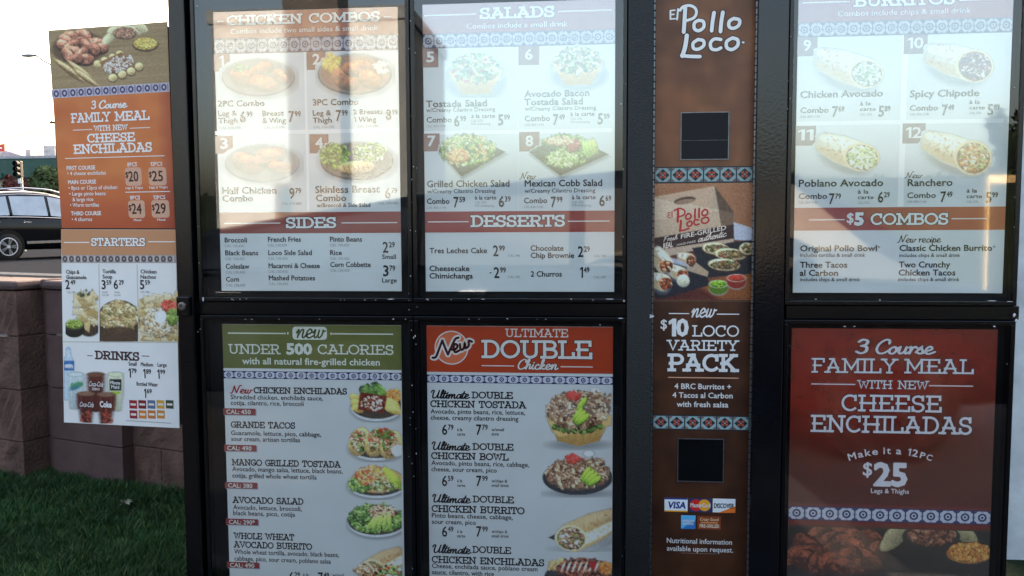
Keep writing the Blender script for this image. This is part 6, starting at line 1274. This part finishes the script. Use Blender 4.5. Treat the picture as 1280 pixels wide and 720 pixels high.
bush('street_tree', 64, 203, 246, 46, 36, LG, 3200, .13, 2, 'yellowish green street tree by the edge of the side wing', 'tree')
# traffic light
tl = atD(26.5, 240, 30); k = 30/FPX; ts = thing('traffic_light', (tl.x, tl.y, ZS), 'black three lamp traffic light on a thin pole with a small white sign', 'traffic light')
MB().tube([(tl.x+.03, tl.y, ZS), (tl.x+.03, tl.y, tl.z+22*k)], .045, 8).build('pole', mat('galvanised', (.35,.36,.36), .5, .5, metal=.3, noise=20), ts)
z0 = tl.z+18*k; hh = MB().box((tl.x-3.4*k, tl.y-.12, z0), (tl.x+3.0*k, tl.y+.05, z0+20.5*k)).build('signal_head', BLACK2, ts, .03)
for j in range(3):
    m = MB(); cz = z0+(3.6+j*6.6)*k; m.loft([[(tl.x-.2*k+r*math.cos(a*math.pi/8), y, cz+r*math.sin(a*math.pi/8)) for a in range(16)] for r, y in ((.085,-0.125+tl.y),(.10,tl.y-.125),(.10,tl.y-.26),(.088,tl.y-.26),(.085,tl.y-.14))], caps=False); m.build('visor', BLACK2, hh)
    m = MB(); m.add([(tl.x-.2*k+.08*math.cos(a*math.pi/6), tl.y-.128, cz+.08*math.sin(a*math.pi/6)) for a in range(12)], [tuple(range(12))]); m.build('lens', mat('dark_lens', ((.02,.06,.04),(.07,.05,.02),(.08,.01,.01))[j], .3, .5, noise=30), hh)
MB().box((tl.x-1.4*k, tl.y-.09, z0-7.5*k), (tl.x+2.2*k, tl.y-.06, z0-1.5*k)).build('small_sign', WHT, ts)
# street lamp
a = atD(70, 78, 34); h = atD(34, 69.5, 34); ls = thing('street_lamp', (a.x, a.y, ZS), 'grey street lamp with a long arm reaching left above the orange poster', 'street lamp')
GALV = mat('lamp_grey', (.28,.29,.30), .5, .5, metal=.3, noise=20)
MB().tube([(a.x, a.y, ZS), (a.x, a.y, a.z-.6)], .10, 10, .07).build('pole', GALV, ls)
MB().tube([(a.x, a.y, a.z-.6), (a.x-.1, a.y, a.z-.15), (a.x-.5, a.y, a.z+.05), (h.x+.35, h.y, h.z+.02)], .035, 8, .03).build('arm', GALV, ls)
m = MB(); m.smooth = True; rings = []
for (x, w, hh_) in ((h.x-.25,.02,.01),(h.x-.18,.10,.05),(h.x+.05,.13,.07),(h.x+.3,.09,.05),(h.x+.42,.03,.03)): rings.append([(x, h.y+w*math.cos(j*math.pi/4), h.z+hh_*math.sin(j*math.pi/4)) for j in range(8)])
m.loft(rings); m.build('lamp_head', GALV, ls)
# utility pole and its wires
a = atD(68, 152, 42); up_ = thing('utility_pole', (a.x, a.y, ZS), 'thin dark utility pole half hidden by the side wing', 'utility pole')
MB().tube([(a.x+.12, a.y, ZS), (a.x+.12, a.y, a.z+.1)], .13, 8, .10).build('pole', BARK, up_)
MB().box((a.x-.22, a.y-.06, a.z-.10), (a.x+1.0, a.y+.06, a.z)).build('cross_arm', BARK, up_)
for d_ in (-.15, .8): MB().tube([(a.x+d_, a.y, a.z), (a.x+d_, a.y, a.z+.13)], .035, 6).build('insulator', GALV, up_)
p0, p1 = atD(66, 159.5, 42), atD(-320, 150, 46); m = MB(); pts = [p0.lerp(p1, i/20)-Vector((0,0,1.1*4*(i/20)*(1-i/20))) for i in range(21)]; m.tube(pts, .022, 5)
tag(m.build('power_line', BARK), 'black power line crossing the white sky left of the board', 'cable')
# pale wall just visible past the right end of the board
STU = mat('pale_stucco', (0.62, 0.66, 0.68), 0.9, 0.2, noise=6, bump=.2)
a = atY(1262, 500, 3.5); sw = thing('stucco_wall', (a.x+1.5, 3.6, 0), 'pale stucco wall just past the right end of the board', 'wall'); MB().box((a.x, 3.5, -.14), (a.x+3.4, 3.7, 2.2)).build('wall', STU, sw); MB().box((a.x-.03, 3.46, 2.202), (a.x+3.43, 3.74, 2.28)).build('coping', CONC, sw)

# ================================================================ behind the lens, mirrored in the glass
HEDG = mat('hedge_core', (0.012, 0.018, 0.010), 0.9, 0.1, noise=3)
hz = mirrored(600, 236, 16).z; hz2 = mirrored(1100, 214, 16).z; xL, xM, xR = mirrored(-500, 236, 16).x, mirrored(960, 236, 16).x, mirrored(1700, 236, 16).x
hg = thing('hedge', (0, -17, -.14), 'long dark clipped hedge across the lot, seen mirrored in the glass', 'hedge')
MB().box((xL, -17.6, -.14), (xM, -16.2, hz-.12)).box((xM+.01, -17.6, -.14), (xR, -16.2, hz2-.14)).build('stem', HEDG, hg)
rr_ = random.Random(6); cl = [(Vector((xL+(xR-xL)*i/60, -16.5, (hz if xL+(xR-xL)*i/60 < xM else hz2)-.35+rr_.uniform(-.06,.06))), .5, .6, .32) for i in range(61)]; cl += [(c-Vector((0,0,.9)), a, b, .6) for c, a, b, _ in cl]
foliage(cl, 9000, .10, 6).build('crown', LD, hg)
GLARE = mat('glare_tower_stucco', (0.23, 0.26, 0.285), 0.9, 0.2, noise=3, bump=.2, var=.1)
a, b = mirrored(263, 14, 11), mirrored(509, 14, 11); xa, xb = min(a.x, b.x), max(a.x, b.x); tz = a.z
tw = thing('glare_tower', ((xa+xb)/2, a.y-2, -.14), 'unseen stucco block added to whiten the left of the glass', 'building')  # added behind the lens only for the bright patch it gives the glass
MB().box((xa, a.y-4, -.14), (xb, a.y, tz-.25)).build('wall', GLARE, tw)
MB().box((xa-.06, a.y-4.06, tz-.248), (xb+.06, a.y+.06, tz)).build('cornice', GLARE, tw)
fr = MB().box((xa+1.2, a.y+.002, .0), (xb-1.2, a.y+.05, 2.2)).build('door_frame', BARK, tw); MB().box((xa+1.3, a.y+.052, .05), (xb-1.3, a.y+.06, 2.1)).build('pane', DKW, fr)
# stone gate column of the lane
STON = mat('brown_stucco_column', (0.10, 0.09, 0.082), 0.85, 0.2, noise=5, bump=.4, bscale=60)
c0, c1 = mirrored(366, 120, 3.6), mirrored(424, 120, 3.6); cc = thing('stucco_column', ((c0.x+c1.x)/2, c0.y, -.14), 'brown stucco column holding the lane canopy, mirrored in the glass', 'column')
m = MB(); xa, xb = min(c0.x, c1.x), max(c0.x, c1.x); m.loft([[(xa-.02, c0.y-.4, -.14), (xb, c0.y-.4, -.14), (xb, c0.y, -.14), (xa-.02, c0.y, -.14)], [(xa-.10, c0.y-.4, 4.2), (xb, c0.y-.4, 4.2), (xb, c0.y, 4.2), (xa-.10, c0.y, 4.2)]]); m.build('shaft', STON, cc)
MB().box((xa-.13, c0.y-.46, 4.202), (xb+.05, c0.y+.06, 4.32)).build('capital', STON, cc)
# sunlit timber frame and trees at the far right of the reflection
TIM = mat('sunlit_timber', (0.40, 0.29, 0.13), 0.7, 0.3, noise=8, var=.2)
a, b = mirrored(1236, 224, 9), mirrored(1330, 219, 9); pf = thing('pergola_frame', ((a.x+b.x)/2, a.y, -.14), 'yellow painted timber frame catching the sun, mirrored in the glass', 'frame')
MB().box((a.x, a.y-.1, a.z-.06), (b.x, a.y, a.z+.06)).build('beam', TIM, pf)
for x_ in (a.x, (a.x*.5+b.x*.5), b.x-.08): MB().box((x_, a.y-.09, -.14), (x_+.03, a.y-.01, a.z-.062)).build('post', TIM, pf)
for j in range(2):
    px = 1248+j*22; base = mirrored(px, 282, 20); t = thing('cypress_tree', (base.x, base.y, -.14), ['thin dark tree in the reflection at the right edge, first from the poster', 'bushy dark tree second from the poster in the right edge reflection', 'tall dark tree just outside the right edge reflection', 'outermost dark tree of the reflected row'][j], 'tree', 'trees mirrored at the right edge')
    top = mirrored(px, 158-j*9, 20).z; cl = [(Vector((base.x+rr_.uniform(-.3,.3), base.y, 1.0+(top-1.0)*q/6)), .42*(1.2-q/8), .4, .5) for q in range(7)]
    foliage(cl, 700, .16, 20+j).build('crown', LD, t); MB().tube([(base.x, base.y, -.14), (base.x, base.y, top)], .10, 6, .02).build('trunk', BARK, t)
